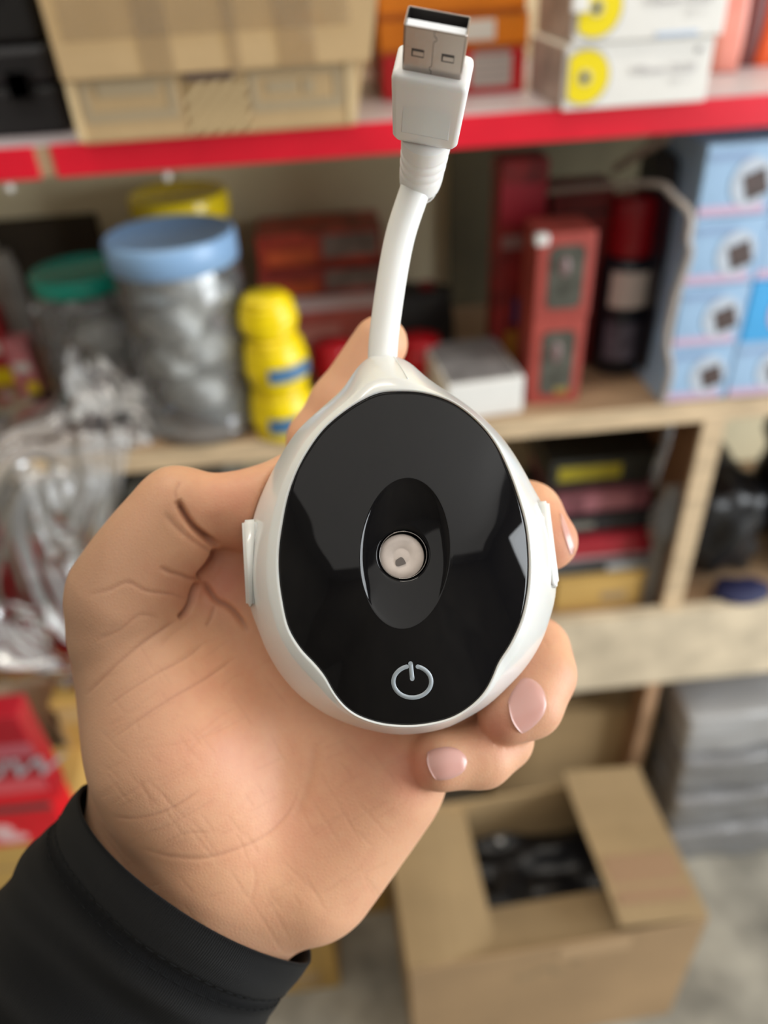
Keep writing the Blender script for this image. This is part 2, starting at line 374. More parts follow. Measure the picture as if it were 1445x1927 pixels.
# cable
cpts = [(722, 700, 190), (720, 668, 190.5), (725, 610, 190.5), (740, 508, 190), (755, 436, 189), (778, 366, 187), (793, 322, 184.5), (797, 300, 182)]
P = spline([pix(*c) for c in cpts], 50)
Vv, F = tube_np(hand_space(P), np.interp(np.arange(50), [0, 49], [3.65, 3.75])*0.001, 32)
wmesh('cable', Vv, F, M_cable, device)
# plug: axes solved from its corners in the photograph
AX = np.array([[0.979, 0.010, -0.202], [-0.199, 0.204, -0.959], [0.031, 0.979, 0.201]])   # columns: width, length (towards tip), front normal
TIP = np.array([9.948, 91.32, -142.79])
def plug_space(p):
    q = np.asarray(p, float)@AX.T+TIP; q = q.copy(); q[:, 2] *= -1
    return hand_space(q)
def rrect(w, t, r, n=5):
    o = []
    for cx, cy, a0 in ((w-r, t-r, 0), (-w+r, t-r, 90), (-w+r, -t+r, 180), (w-r, -t+r, 270)):
        for k in range(n+1):
            a = math.radians(a0+90*k/n); o.append((cx+r*math.cos(a), cy+r*math.sin(a)))
    return o
def loft(secs, n_cap=(True, True)):
    V = []; n = len(secs[0][0])
    for o, L in secs: V += [(x, L, y) for x, y in o]
    F = []
    for i in range(len(secs)-1):
        for k in range(n): F.append((i*n+k, i*n+(k+1) % n, (i+1)*n+(k+1) % n, (i+1)*n+k))
    if n_cap[0]: F.append(tuple(range(n))[::-1])
    if n_cap[1]: F.append(tuple((len(secs)-1)*n+k for k in range(n)))
    return np.array(V), F
# the plug housing carries shell, contacts and strain relief
secs = [(rrect(5.6, 2.2, 1.5), -31.0), (rrect(6.0, 2.7, 1.5), -30.6), (rrect(6.9, 3.6, 1.4), -29.7), (rrect(7.3, 3.9, 1.2), -28.6), (rrect(7.6, 4.0, 1.2), -20.0), (rrect(7.85, 4.1, 1.2), -12.3), (rrect(7.7, 4.0, 1.3), -11.3), (rrect(7.3, 3.6, 1.3), -10.8), (rrect(6.0, 2.4, 1.2), -10.75)]
Vv, F = loft(secs); housing = wmesh('plug_housing', plug_space(Vv), F, M_mold, device)
secs = [(rrect(4.6, 2.6, 2.0), -13.0), (rrect(4.8, 2.9, 1.2), -28.6)]
inlay = [(rrect(5.2, 0.35, 0.3), -14.0), (rrect(5.2, 0.35, 0.3), -27.5)]
Vv, F = loft([([(x, y+3.60) for x, y in rrect(5.4, 0.42, 0.38)], L) for L in (-26.5, -26.2, -14.5, -14.2)]); wmesh('grip_panel', plug_space(Vv), F, M_mold, housing)
SR0 = np.array([[0, -29.5, 0]])
b0 = plug_space([[0, -30.3, 0]])[0]; b1 = plug_space([[0, -34, 0]])[0]
end = hand_space(pix(790, 345, 188.0)); end = end.reshape(3)
rp_ = [(b0, 5.6), (b0*0.6+b1*0.4, 5.5), (b1, 5.3)]
Pc = spline([b0, b1, (b1+end)/2*1.0, end, hand_space(pix(789, 350, 188.6)).reshape(3)], 60)
rr = np.interp(np.linspace(0, 1, 60), [0, .30, .34, .36, .40, .44, .46, .50, .54, .56, .62, .70, .80, .90, .95, 1], [5.9, 5.7, 5.35, 5.6, 5.6, 5.25, 5.5, 5.5, 5.1, 5.35, 5.3, 5.1, 4.8, 4.5, 4.2, 3.7])*0.001
Vv, F = tube_np(Pc, rr, 32); wmesh('strain_relief', Vv, F, M_mold, housing)
# steel shell: open box of sheet metal, 0.3 mm walls
o_, i_ = rrect(6.0, 2.25, 0.45), rrect(5.7, 1.95, 0.3)
Vv, F = loft([(o_, -12.0), (o_, -0.15), (rrect(5.9, 2.15, 0.4), 0.0), (rrect(5.78, 2.03, 0.32), 0.0), (rrect(5.74, 1.99, 0.3), -0.25)], (False, False))
steel = wmesh('metal_shell', plug_space(Vv), F, M_steel, device, smooth=False)
Vv, F = loft([(i_, -0.2), (i_, -10.0)], (False, True))
wmesh('socket_cavity', plug_space(Vv), F, mat('dark_socket', (0.035, 0.03, 0.027), 0.5), steel, smooth=False)
Vv, F = loft([([(x, y+1.02) for x, y in rrect(5.6, 0.86, 0.1)], -9.8), ([(x, y+1.02) for x, y in rrect(5.6, 0.86, 0.1)], -0.45)])
wmesh('contact_tongue', plug_space(Vv), F, mat('white_contact_block', (0.85, 0.88, 0.92), 0.4), steel, smooth=False)
for x0 in (-3.0, 2.9):                     # the two spring windows on the broad side, slightly sunk tongues
    Vv, F = loft([([(x0+x, y) for x, y in rrect(1.25, 0.05, 0.04)], -6.9+0.0), ([(x0+x, y) for x, y in rrect(1.25, 0.05, 0.04)], -5.0)])
    Vv = np.array([(v[0], v[1], 2.24+v[2]) for v in Vv])
    wmesh('spring_slot', plug_space(Vv), F, mat('dark_slot', (0.05, 0.045, 0.045), 0.4), steel, smooth=False)
    Vv, F = loft([([(x0+0.1+x, y) for x, y in rrect(1.05, 0.05, 0.04)], -6.55), ([(x0+0.1+x, y) for x, y in rrect(1.05, 0.05, 0.04)], -5.5)])
    Vv = np.array([(v[0], v[1], 2.29+v[2]) for v in Vv])
    wmesh('spring_tongue', plug_space(Vv), F, M_steel, steel, smooth=False)
zz = [(0, -0.2), (0, -1.3), (0.45, -1.6), (0.55, -2.3), (0.1, -2.6), (0, -3.0), (0, -8.6), (-0.4, -8.9), (-0.3, -9.6), (0, -9.8), (0, -10.7)]
Vv, F = tube_np(plug_space([(x-0.1, y, 2.245) for x, y in zz]), np.full(len(zz), 0.00007), 5)
wmesh('sheet_joint', Vv, F, MATS['dark_slot'], steel, smooth=False)
# ================================================================== the hand
def seg_cone(X, Y, D, a, b):
    """signed distance to a round cone between picture points a, b = (px, py, depth, radius) (mm)"""
    A = pix(*a[:3]).reshape(3).astype(np.float32); B = pix(*b[:3]).reshape(3).astype(np.float32); BA = B-A; L2 = float(BA@BA)
    t = np.clip(((X-A[0])*BA[0]+(Y-A[1])*BA[1]+(D-A[2])*BA[2])/L2, 0, 1)
    return np.sqrt((X-A[0]-t*BA[0])**2+(Y-A[1]-t*BA[1])**2+(D-A[2]-t*BA[2])**2)-(a[3]+(b[3]-a[3])*t)
def poly_sdf(px, py, pts):
    pts = np.asarray(pts, np.float32); d = np.full(px.shape, 1e9, np.float32); s = np.ones(px.shape, np.float32)
    n = len(pts)
    for i in range(n):
        a, b = pts[i], pts[i-1]; e = b-a; wx, wy = px-a[0], py-a[1]
        t = np.clip((wx*e[0]+wy*e[1])/(e@e), 0, 1); dx, dy = wx-e[0]*t, wy-e[1]*t
        d = np.minimum(d, dx*dx+dy*dy)
        c1 = py >= a[1]; c2 = py < b[1]; c3 = e[0]*wy > e[1]*wx
        s = np.where((c1 & c2 & c3) | (~c1 & ~c2 & ~c3), -s, s)
    return s*np.sqrt(d)
def smin(a, b, k):
    h = np.clip(0.5+0.5*(b-a)/k, 0, 1)
    return b*(1-h)+a*h-k*h*(1-h)
def slab(d2px, D, zc, h, r):
    d2 = d2px*D/FPX
    q1 = d2+r; q2 = np.abs(D-zc)-h+r
    return np.minimum(np.maximum(q1, q2), 0)+np.sqrt(np.maximum(q1, 0)**2+np.maximum(q2, 0)**2)-r
VOX = 0.85
gx = np.arange(-100, 62, VOX, dtype=np.float32); gy = np.arange(-152, 64, VOX, dtype=np.float32); gd = np.arange(172, 246, VOX, dtype=np.float32)
PALM = spline([(166,1480),(152,1400),(143,1300),(133,1220),(132,1160),(140,1110),(180,1060),(260,1040),(320,1030),(370,1010),(420,970),(480,930),(560,900),(700,880),(850,930),(930,1080),(960,1250),(925,1350),(880,1400),(852,1440),(820,1500),(780,1560),(740,1612),(680,1682),(610,1748),(548,1792),(420,1960),(200,2100),(-60,1960),(60,1760),(140,1600)], 150, True)
THUMB = spline([(131,1170),(137,1110),(160,1050),(200,990),(248,935),(286,897),(318,881),(358,883),(400,890),(450,884),(500,869),(545,850),(600,862),(618,930),(590,1000),(520,1034),(455,1036),(414,1031),(408,1050),(392,1076),(372,1093),(350,1120),(330,1180),(280,1240),(200,1270),(140,1240)], 130, True)
def hand_field(X, Y, D):
    px = 722.5+FPX*X/D; py = 963.5-FPX*Y/D
    bow = 15*np.exp(-(((px-740)/260)**2+((py-1080)/260)**2))
    zc = 213+bow-5*np.exp(-(((px-800)/150)**2+((py-1450)/120)**2))
    f = slab(poly_sdf(px, py, PALM), D, zc, 12.5, 12.0)
    f = smin(f, seg_cone(X, Y, D, (262, 1190, 207, 17), (335, 1400, 206, 21.5)), 9)
    f = smin(f, seg_cone(X, Y, D, (335, 1400, 206, 21.5), (420, 1550, 210, 20)), 9)
    f = smin(f, seg_cone(X, Y, D, (720, 1480, 213, 14), (590, 1640, 213, 17.5)), 10)
    f = smin(f, seg_cone(X, Y, D, (430, 1640, 214, 19), (270, 1950, 220, 23)), 10)
    # mound under the index finger, seen in the gap below the thumb
    f = smin(f, seg_cone(X, Y, D, (430, 1110, 214, 9.5), (520, 1180, 216, 11)), 4)
    zt = 200+(D*0)+4*np.clip((px-380)/150, -1.2, 1.2)+5*np.clip((py-1000)/200, -0.6, 1)
    t = slab(poly_sdf(px, py, THUMB), D, zt, 10.2, 9.7)
    t = smin(t, seg_cone(X, Y, D, (330, 960, 199, 9.0), (245, 1120, 203, 15.5)), 6)
    f = smin(f, t, 3.0)
    fing = None
    chains = [
        [(600, 1000, 229, 9.5), (600, 830, 227, 9.0), (640, 762, 226, 8.6), (715, 647, 223, 8.1)],
        [(760, 980, 230, 9.5), (900, 935, 227, 9), (995, 968, 217, 8.8), (1030, 1018, 209, 8.2)],
        [(800, 1180, 230, 9.5), (930, 1190, 224, 9.2), (1006, 1225, 212, 9.2), (1015, 1268, 206, 9.2), (992, 1322, 201, 8.9), (956, 1342, 199, 8.1)],
        [(800, 1330, 226, 9), (925, 1345, 216, 8.4), (942, 1388, 208, 8.3), (905, 1420, 203, 8.2), (828, 1430, 199, 8.0)]]
    for ch in chains:
        c = None
        for a, b in zip(ch, ch[1:]):
            s = seg_cone(X, Y, D, a, b); c = s if c is None else smin(c, s, 3.0)
        fing = c if fing is None else smin(fing, c, 0.8)
    f = smin(f, fing, 2.2)
    g = -(device_sdf(px, py, D)-0.35)
    # soft carve so that the flesh bulges round what it holds
    f = -smin(-f, -g, 0.9)
    return f
G = hand_field(*np.meshgrid(gx, gy, gd, indexing='ij'))
def surface_nets(G, o, h):
    ins = G < 0; nx, ny, nz = G.shape
    corners = [(i, j, k) for i in (0, 1) for j in (0, 1) for k in (0, 1)]
    sl = lambda c, A: A[c[0]:nx-1+c[0], c[1]:ny-1+c[1], c[2]:nz-1+c[2]]
    cnt = sum(sl(c, ins).astype(np.int8) for c in corners)
    act = (cnt > 0) & (cnt < 8); idx = np.full(act.shape, -1, np.int64); cells = np.argwhere(act); idx[act] = np.arange(len(cells))
    acc = np.zeros((len(cells), 3)); num = np.zeros(len(cells))
    val = {c: G[cells[:, 0]+c[0], cells[:, 1]+c[1], cells[:, 2]+c[2]] for c in corners}
    for a in corners:
        for ax in range(3):
            if a[ax]: continue
            b = list(a); b[ax] = 1; b = tuple(b)
            va, vb = val[a], val[b]; m = (va < 0) != (vb < 0)
            t = np.where(m, va/np.where(m, va-vb, 1), 0)
            p = np.array(a, float)[None].repeat(len(cells), 0); p[:, ax] = t
            acc[m] += p[m]; num[m] += 1
    V = (cells+acc/num[:, None])*h+o
    F = []
    for ax in range(3):
        u, v = (ax+1) % 3, (ax+2) % 3
        lo = [slice(0, s) for s in G.shape]; hi = [slice(0, s) for s in G.shape]
        lo[ax] = slice(0, -1); hi[ax] = slice(1, None)
        a, b = ins[tuple(lo)], ins[tuple(hi)]
        E = np.argwhere(a != b); E = E[(E[:, u] > 0) & (E[:, v] > 0) & (E[:, u] < G.shape[u]-1) & (E[:, v] < G.shape[v]-1)]
        inn = ins[E[:, 0], E[:, 1], E[:, 2]]
        def cell(du, dv):
            q = E.copy(); q[:, u] -= du; q[:, v] -= dv; return idx[q[:, 0], q[:, 1], q[:, 2]]
        q = np.stack([cell(1, 1), cell(0, 1), cell(0, 0), cell(1, 0)], 1)
        q[~inn] = q[~inn][:, ::-1]
        F.append(q)
    return V, np.concatenate(F)
Vh, Fh = surface_nets(G, np.array([gx[0], gy[0], gd[0]]), VOX)
del G
lab = np.arange(len(Vh))                   # keep only the outer skin, drop the closed pocket inside
_E = np.concatenate([Fh[:, [0, 1]], Fh[:, [1, 2]], Fh[:, [2, 3]], Fh[:, [3, 0]]])
while True:
    m_ = np.minimum(lab[_E[:, 0]], lab[_E[:, 1]]); new = lab.copy(); np.minimum.at(new, _E[:, 0], m_); np.minimum.at(new, _E[:, 1], m_); new = new[new]
    if (new == lab).all(): break
    lab = new
big_ = np.bincount(lab).argmax(); keep = lab == big_; remap = np.cumsum(keep)-1
Fh = remap[Fh[keep[Fh[:, 0]]]]; Vh = Vh[keep]
E2 = np.concatenate([Fh[:, [0, 1]], Fh[:, [1, 2]], Fh[:, [2, 3]], Fh[:, [3, 0]]])
for _ in range(3):
    S = np.zeros_like(Vh); c = np.zeros(len(Vh))
    np.add.at(S, E2[:, 0], Vh[E2[:, 1]]); np.add.at(S, E2[:, 1], Vh[E2[:, 0]]); np.add.at(c, E2[:, 0], 1); np.add.at(c, E2[:, 1], 1)
    Vh = Vh*0.5+0.5*S/c[:, None]
# one level of Catmull-Clark, then creases pressed into the skin
me = bpy.data.meshes.new('tmp'); me.from_pydata(Vh.tolist(), [], Fh.tolist()); me.update()
tmp = bpy.data.objects.new('tmp', me); COL.objects.link(tmp); md = tmp.modifiers.new('s', 'SUBSURF'); md.levels = 1; md.subdivision_type = 'CATMULL_CLARK'
bpy.context.view_layer.update()
me2 = bpy.data.meshes.new_from_object(tmp.evaluated_get(bpy.context.evaluated_depsgraph_get())); bpy.data.objects.remove(tmp)
nv = len(me2.vertices); co = np.empty(nv*3, np.float32); me2.vertices.foreach_get('co', co); co = co.reshape(-1, 3).astype(float)
nrm = np.empty(nv*3, np.float32); me2.vertex_normals.foreach_get('vector', nrm); nrm = nrm.reshape(-1, 3)
facing = np.clip(-(nrm*co).sum(1)/np.linalg.norm(co*[1, 1, 1], axis=1), -1, 1)
if facing[np.argmin(co[:, 2])] < 0: nrm = -nrm; facing = -facing; me2.flip_normals()
PXv = 722.5+FPX*co[:, 0]/co[:, 2]; PYv = 963.5-FPX*co[:, 1]/co[:, 2]
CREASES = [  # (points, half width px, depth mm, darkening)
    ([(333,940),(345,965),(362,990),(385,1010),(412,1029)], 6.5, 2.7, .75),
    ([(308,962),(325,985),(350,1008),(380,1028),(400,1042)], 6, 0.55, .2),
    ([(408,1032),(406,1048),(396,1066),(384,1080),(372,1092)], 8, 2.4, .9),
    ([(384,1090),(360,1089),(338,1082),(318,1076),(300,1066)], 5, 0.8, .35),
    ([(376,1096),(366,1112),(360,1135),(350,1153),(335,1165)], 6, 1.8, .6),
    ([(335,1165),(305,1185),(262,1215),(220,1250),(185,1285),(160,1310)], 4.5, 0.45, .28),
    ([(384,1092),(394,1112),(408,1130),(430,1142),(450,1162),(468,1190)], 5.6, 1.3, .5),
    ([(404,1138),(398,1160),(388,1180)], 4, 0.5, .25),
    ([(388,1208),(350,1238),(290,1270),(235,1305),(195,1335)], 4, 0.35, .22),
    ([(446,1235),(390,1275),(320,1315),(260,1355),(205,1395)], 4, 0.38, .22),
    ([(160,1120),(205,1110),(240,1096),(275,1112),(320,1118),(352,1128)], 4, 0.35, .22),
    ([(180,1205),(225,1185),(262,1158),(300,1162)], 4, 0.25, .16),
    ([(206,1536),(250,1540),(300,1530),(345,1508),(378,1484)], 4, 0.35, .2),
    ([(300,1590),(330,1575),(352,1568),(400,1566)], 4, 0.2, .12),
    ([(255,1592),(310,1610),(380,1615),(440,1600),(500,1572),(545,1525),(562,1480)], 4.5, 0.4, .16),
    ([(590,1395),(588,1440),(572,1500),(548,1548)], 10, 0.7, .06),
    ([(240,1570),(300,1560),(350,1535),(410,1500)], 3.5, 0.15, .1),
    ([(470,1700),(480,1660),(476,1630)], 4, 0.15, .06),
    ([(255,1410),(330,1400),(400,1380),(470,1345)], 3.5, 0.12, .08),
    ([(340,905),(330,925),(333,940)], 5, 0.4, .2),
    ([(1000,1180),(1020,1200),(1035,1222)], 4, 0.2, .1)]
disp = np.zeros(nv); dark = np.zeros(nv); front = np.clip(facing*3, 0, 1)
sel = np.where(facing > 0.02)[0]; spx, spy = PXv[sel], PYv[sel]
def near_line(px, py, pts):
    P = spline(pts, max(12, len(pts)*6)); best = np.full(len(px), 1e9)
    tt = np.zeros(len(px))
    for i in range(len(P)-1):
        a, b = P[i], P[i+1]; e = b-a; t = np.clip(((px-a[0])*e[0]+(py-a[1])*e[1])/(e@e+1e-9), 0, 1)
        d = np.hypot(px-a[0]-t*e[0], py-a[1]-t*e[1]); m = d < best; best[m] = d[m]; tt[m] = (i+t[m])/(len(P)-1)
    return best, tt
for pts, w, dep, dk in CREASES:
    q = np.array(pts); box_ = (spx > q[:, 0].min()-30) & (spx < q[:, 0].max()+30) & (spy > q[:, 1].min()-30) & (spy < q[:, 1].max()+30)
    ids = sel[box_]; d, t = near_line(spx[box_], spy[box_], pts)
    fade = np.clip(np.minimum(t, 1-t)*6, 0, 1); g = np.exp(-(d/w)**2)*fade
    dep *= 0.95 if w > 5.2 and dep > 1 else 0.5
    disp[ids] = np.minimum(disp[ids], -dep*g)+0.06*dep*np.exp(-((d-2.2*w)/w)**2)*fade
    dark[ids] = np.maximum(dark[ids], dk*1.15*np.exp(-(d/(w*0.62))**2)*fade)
rng = random.Random(3)
for k in range(120):                       # short fine palm lines, two crossing families
    x0, y0 = rng.uniform(170, 720), rng.uniform(1200, 1720)
    ang = math.radians(rng.choice((-32, -28, 52, 58))+rng.uniform(-10, 10)); L = rng.uniform(30, 110)
    pts = [(x0, y0), (x0+L*.5*math.cos(ang), y0+L*.5*math.sin(ang)+rng.uniform(-4, 4)), (x0+L*math.cos(ang), y0+L*math.sin(ang))]
    q = np.array(pts); box_ = (spx > q[:, 0].min()-12) & (spx < q[:, 0].max()+12) & (spy > q[:, 1].min()-12) & (spy < q[:, 1].max()+12)
    ids = sel[box_]
    if not len(ids): continue
    d, t = near_line(spx[box_], spy[box_], pts); fade = np.clip(np.minimum(t, 1-t)*4, 0, 1)
    disp[ids] -= 0.06*np.exp(-(d/3.0)**2)*fade; dark[ids] = np.maximum(dark[ids], 0.07*np.exp(-(d/2.6)**2)*fade)
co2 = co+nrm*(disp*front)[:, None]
# skin colour: warmer finger tips and folds, shade painted into the left side and thumb fold
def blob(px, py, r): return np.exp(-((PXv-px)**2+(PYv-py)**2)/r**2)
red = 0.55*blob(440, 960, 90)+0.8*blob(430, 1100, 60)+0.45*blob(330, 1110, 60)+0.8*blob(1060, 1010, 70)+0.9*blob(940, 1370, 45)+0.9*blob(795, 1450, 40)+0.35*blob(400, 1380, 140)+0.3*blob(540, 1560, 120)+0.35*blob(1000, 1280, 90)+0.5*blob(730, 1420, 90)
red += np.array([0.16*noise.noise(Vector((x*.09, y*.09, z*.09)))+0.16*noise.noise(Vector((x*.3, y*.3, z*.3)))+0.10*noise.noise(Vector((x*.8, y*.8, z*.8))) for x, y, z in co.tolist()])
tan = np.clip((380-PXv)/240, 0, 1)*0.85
base_c = np.array([0.68, 0.375, 0.225]); red_c = np.array([0.60, 0.25, 0.16]); shade_c = np.array([0.40, 0.235, 0.15]); dark_c = np.array([0.30, 0.115, 0.07])
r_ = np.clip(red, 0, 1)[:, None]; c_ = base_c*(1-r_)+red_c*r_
t_ = tan[:, None]; c_ = c_*(1-t_)+shade_c*t_
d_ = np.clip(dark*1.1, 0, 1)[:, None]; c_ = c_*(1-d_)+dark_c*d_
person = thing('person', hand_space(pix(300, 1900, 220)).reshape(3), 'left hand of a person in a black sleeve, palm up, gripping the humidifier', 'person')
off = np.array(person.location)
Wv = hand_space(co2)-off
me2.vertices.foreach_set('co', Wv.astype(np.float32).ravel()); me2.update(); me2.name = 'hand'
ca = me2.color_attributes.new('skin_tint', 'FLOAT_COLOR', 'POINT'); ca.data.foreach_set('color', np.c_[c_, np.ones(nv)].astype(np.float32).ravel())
M_skin = bpy.data.materials.new('skin'); nt, b = nodes_of(M_skin)
at_ = nt.nodes.new('ShaderNodeAttribute'); at_.attribute_name = 'skin_tint'; nt.links.new(at_.outputs['Color'], b.inputs['Base Color'])
b.inputs['Roughness'].default_value = 0.52; b.inputs['Subsurface Weight'].default_value = 0.35
b.inputs['Subsurface Radius'].default_value = (0.0035, 0.0014, 0.0008); b.inputs['Subsurface Scale'].default_value = 1.0; b.inputs['Specular IOR Level'].default_value = 0.4
tc = nt.nodes.new('ShaderNodeTexCoord'); vo = nt.nodes.new('ShaderNodeTexVoronoi'); vo.inputs['Scale'].default_value = 1100; vo.feature = 'DISTANCE_TO_EDGE'
nz = nt.nodes.new('ShaderNodeTexNoise'); nz.inputs['Scale'].default_value = 260; nz.inputs['Detail'].default_value = 6
ad = nt.nodes.new('ShaderNodeMath'); ad.operation = 'ADD'; bp = nt.nodes.new('ShaderNodeBump'); bp.inputs['Strength'].default_value = 0.22; bp.inputs['Distance'].default_value = 0.0004
nt.links.new(tc.outputs['Object'], vo.inputs['Vector']); nt.links.new(tc.outputs['Object'], nz.inputs['Vector'])
nt.links.new(vo.outputs['Distance'], ad.inputs[0]); nt.links.new(nz.outputs[0], ad.inputs[1]); nt.links.new(ad.outputs[0], bp.inputs['Height']); nt.links.new(bp.outputs[0], b.inputs['Normal'])
me2.materials.clear(); me2.materials.append(M_skin)
hand = link_mesh('hand', me2, person, True)
# finger nails, laid on the skin
def skin_depth(px, py, d0=170., d1=240.):
    px = np.asarray(px, float); py = np.asarray(py, float); d = np.full(px.shape, d0)
    for _ in range(60):
        q = pix(px, py, d); f = hand_field(q[..., 0], q[..., 1], q[..., 2]); d = np.where(d < d1, d+np.clip(f, -2, 3)*0.8, d)
    return d
def nail(pts, thick=0.55, label=None):
    """pts: corner loop: free edge a, free edge b, root b, root a; barrel curved"""
    a, b_, c, d = [np.array(p, float) for p in pts]; N = 18; U_, V_ = np.meshgrid(np.linspace(0, 1, N), np.linspace(0, 1, N), indexing='ij')
    # rounded root: pull root corners in
    w = U_; bulge = 0.12*np.sin(np.pi*V_)
    P0 = a[None, None]*(1-V_[..., None])+b_[None, None]*V_[..., None]; P1 = d[None, None]*(1-V_[..., None])+c[None, None]*V_[..., None]
    ww = w*(0.86+bulge)+0.0
    ww = ww-(1-w)*0.10*np.sin(np.pi*V_)
    Q = P0*(1-ww[..., None])+P1*ww[..., None]
    mid_ = ((a+b_)/2)[None, None]*(1-ww[..., None])+((c+d)/2)[None, None]*ww[..., None]
    Q = mid_+(Q-mid_)*(1-0.42*U_**5-0.18*(1-U_)**6)[..., None]
    dd = skin_depth(Q[..., 0], Q[..., 1])
    dd = np.minimum(dd, np.percentile(dd, 30)+3.5)
    dd2 = dd.copy()
    for _ in range(6):
        dd2[1:-1, 1:-1] = (dd2[:-2, 1:-1]+dd2[2:, 1:-1]+dd2[1:-1, :-2]+dd2[1:-1, 2:])/4
    edge = np.minimum(np.minimum(V_, 1-V_)*7, (1-U_)*6); lift = thick*np.clip(edge, 0, 1)**0.5*(1.0+0.5*(1-U_))
    lift = np.where((np.minimum(V_, 1-V_) < 1e-6) | (U_ > 1-1e-6), -0.3, lift)
    top = pix(Q[..., 0], Q[..., 1], dd2-lift).reshape(-1, 3); F = [(i*N+j, i*N+j+1, (i+1)*N+j+1, (i+1)*N+j) for i in range(N-1) for j in range(N-1)]
    bot = pix(Q[0, :, 0], Q[0, :, 1], dd2[0]+0.4); base = len(top); Vn = np.concatenate([top, bot]); F += [(j, j+1, base+j+1, base+j) for j in range(N-1)]
    return wmesh('fingernail', hand_space(Vn), F, M_nail, hand)
M_nail = mat('fingernail', (0.66, 0.36, 0.31), 0.32, coat=0.2, sss=0.25)
nail([(953, 1312), (985, 1388), (1048, 1330), (996, 1252)])
nail([(803, 1409), (822, 1474), (890, 1456), (872, 1398)])
nail([(1081, 1026), (1072, 1044), (1050, 968), (1058, 960)], 0.2)
# sleeve
M_knit = bpy.data.materials.new('black_knit'); nt, b = nodes_of(M_knit)
b.inputs['Base Color'].default_value = (0.0028, 0.003, 0.0036, 1); b.inputs['Roughness'].default_value = 0.6; b.inputs['Specular IOR Level'].default_value = 0.2; b.inputs['Sheen Weight'].default_value = 0.02; b.inputs['Sheen Roughness'].default_value = 0.4
uv = nt.nodes.new('ShaderNodeUVMap'); uv.uv_map = 'UVMap'; wv = nt.nodes.new('ShaderNodeTexWave'); wv.inputs['Scale'].default_value = 1.0; wv.inputs['Distortion'].default_value = 0.6; wv.bands_direction = 'X'
mp = nt.nodes.new('ShaderNodeMapping'); mp.inputs['Scale'].default_value = (62, 1.2, 1); wv2 = nt.nodes.new('ShaderNodeTexWave'); wv2.bands_direction = 'Y'; mp2 = nt.nodes.new('ShaderNodeMapping'); mp2.inputs['Scale'].default_value = (1, 40, 1)
mu = nt.nodes.new('ShaderNodeMath'); mu.operation = 'ADD'; bp = nt.nodes.new('ShaderNodeBump'); bp.inputs['Strength'].default_value = 0.6; bp.inputs['Distance'].default_value = 0.0004
L_ = nt.links.new
L_(uv.outputs[0], mp.inputs[0]); L_(mp.outputs[0], wv.inputs['Vector']); L_(uv.outputs[0], mp2.inputs[0]); L_(mp2.outputs[0], wv2.inputs['Vector'])
L_(wv.outputs['Fac'], mu.inputs[0]); L_(wv2.outputs['Fac'], mu.inputs[1]); L_(mu.outputs[0], bp.inputs['Height']); L_(bp.outputs[0], b.inputs['Normal'])
C0 = pix(371, 1640, 213).reshape(3); Wd = np.array([0.790, -0.600, 0.0]); Wd /= np.linalg.norm(Wd)
Ad = np.array([-0.600, -0.775, 0.14]); Ad -= Wd*(Ad@Wd); Ad /= np.linalg.norm(Ad); Hd = np.cross(Wd, Ad); Hd = Hd if Hd[2] < 0 else -Hd   # width, along the arm, towards the camera
def sleeve_pt(s, t, off=0.0):
    fold = 2.2*noise.noise(Vector((s*.055+3, math.cos(t)*1.1, math.sin(t)*1.1+s*.02)))+1.5*math.sin(s*.26+2.2*math.sin(t+.6)+t)*min(1, max(0, (s-13)/8))
    hem = 0.9*math.exp(-((s-5)/5.5)**2)-1.3*math.exp(-((s-13.2)/1.1)**2)+0.8*math.exp(-((s-16.5)/3)**2)
    big = 2.2*min(1, max(0, (s-14)/22))
    W = 39.5+fold*.8+hem+big+off; H = 25.5+fold+hem+big+off
    ct, st = math.cos(t), math.sin(t)
    sag = -(7.3+3.5*ct)*max(0, st)+6.0*max(0, -st)
    return C0+Wd*W*ct+Hd*H*st+Ad*(s+sag*math.exp(-s/60))
NS, NT = 120, 220; V = []; UVs = []
ss = [(14, -2.2), (6, -2.0), (1.5, -1.6), (0.3, -1.0), (0.0, -0.3), (0.5, 0.0)]+[(s, 0) for s in np.linspace(1.2, 112, NS)]
for s, off_ in ss:
    for k in range(NT): V.append(sleeve_pt(s, 2*math.pi*k/NT, off_))
F = ring_faces(len(ss), NT)
sleeve = wmesh('sleeve', hand_space(np.array(V)), F, M_knit, person)
uvl = sleeve.data.uv_layers.new(name='UVMap'); li = np.empty(len(sleeve.data.loops), np.int64); sleeve.data.loops.foreach_get('vertex_index', li)
kk = li % NT; rr_ = li//NT; sarr = np.array([s for s, _ in ss]); uu = kk/NT; uu = np.abs(uu*2-1) 
uvl.data.foreach_set('uv', np.c_[uu, sarr[rr_]/100].astype(np.float32).ravel())
M_thread = mat('black_thread', (0.007, 0.0075, 0.008), 0.85, spec=0.15)
tb = bmesh.new()
for k in range(0, 220, 3):                 # twin row of stitches behind the hem
    for s in (11.6, 14.6):
        a0 = 2*math.pi*k/NT; q0 = hand_space(sleeve_pt(s, a0, .18)); q1 = hand_space(sleeve_pt(s, a0+2*math.pi*1.9/NT, .18))
        Vt, Ft = tube_np(np.array([q0.reshape(3), (q0+q1).reshape(3)/2+0.0, q1.reshape(3)]), [.00012, .00020, .00012], 5)
        vs = [tb.verts.new(v-np.array(wloc(sleeve))) for v in Vt]
        for f in Ft: tb.faces.new([vs[i] for i in f])
st = bmobj('hem_stitching', tb, M_thread, sleeve)
tag(st, kind='stuff')
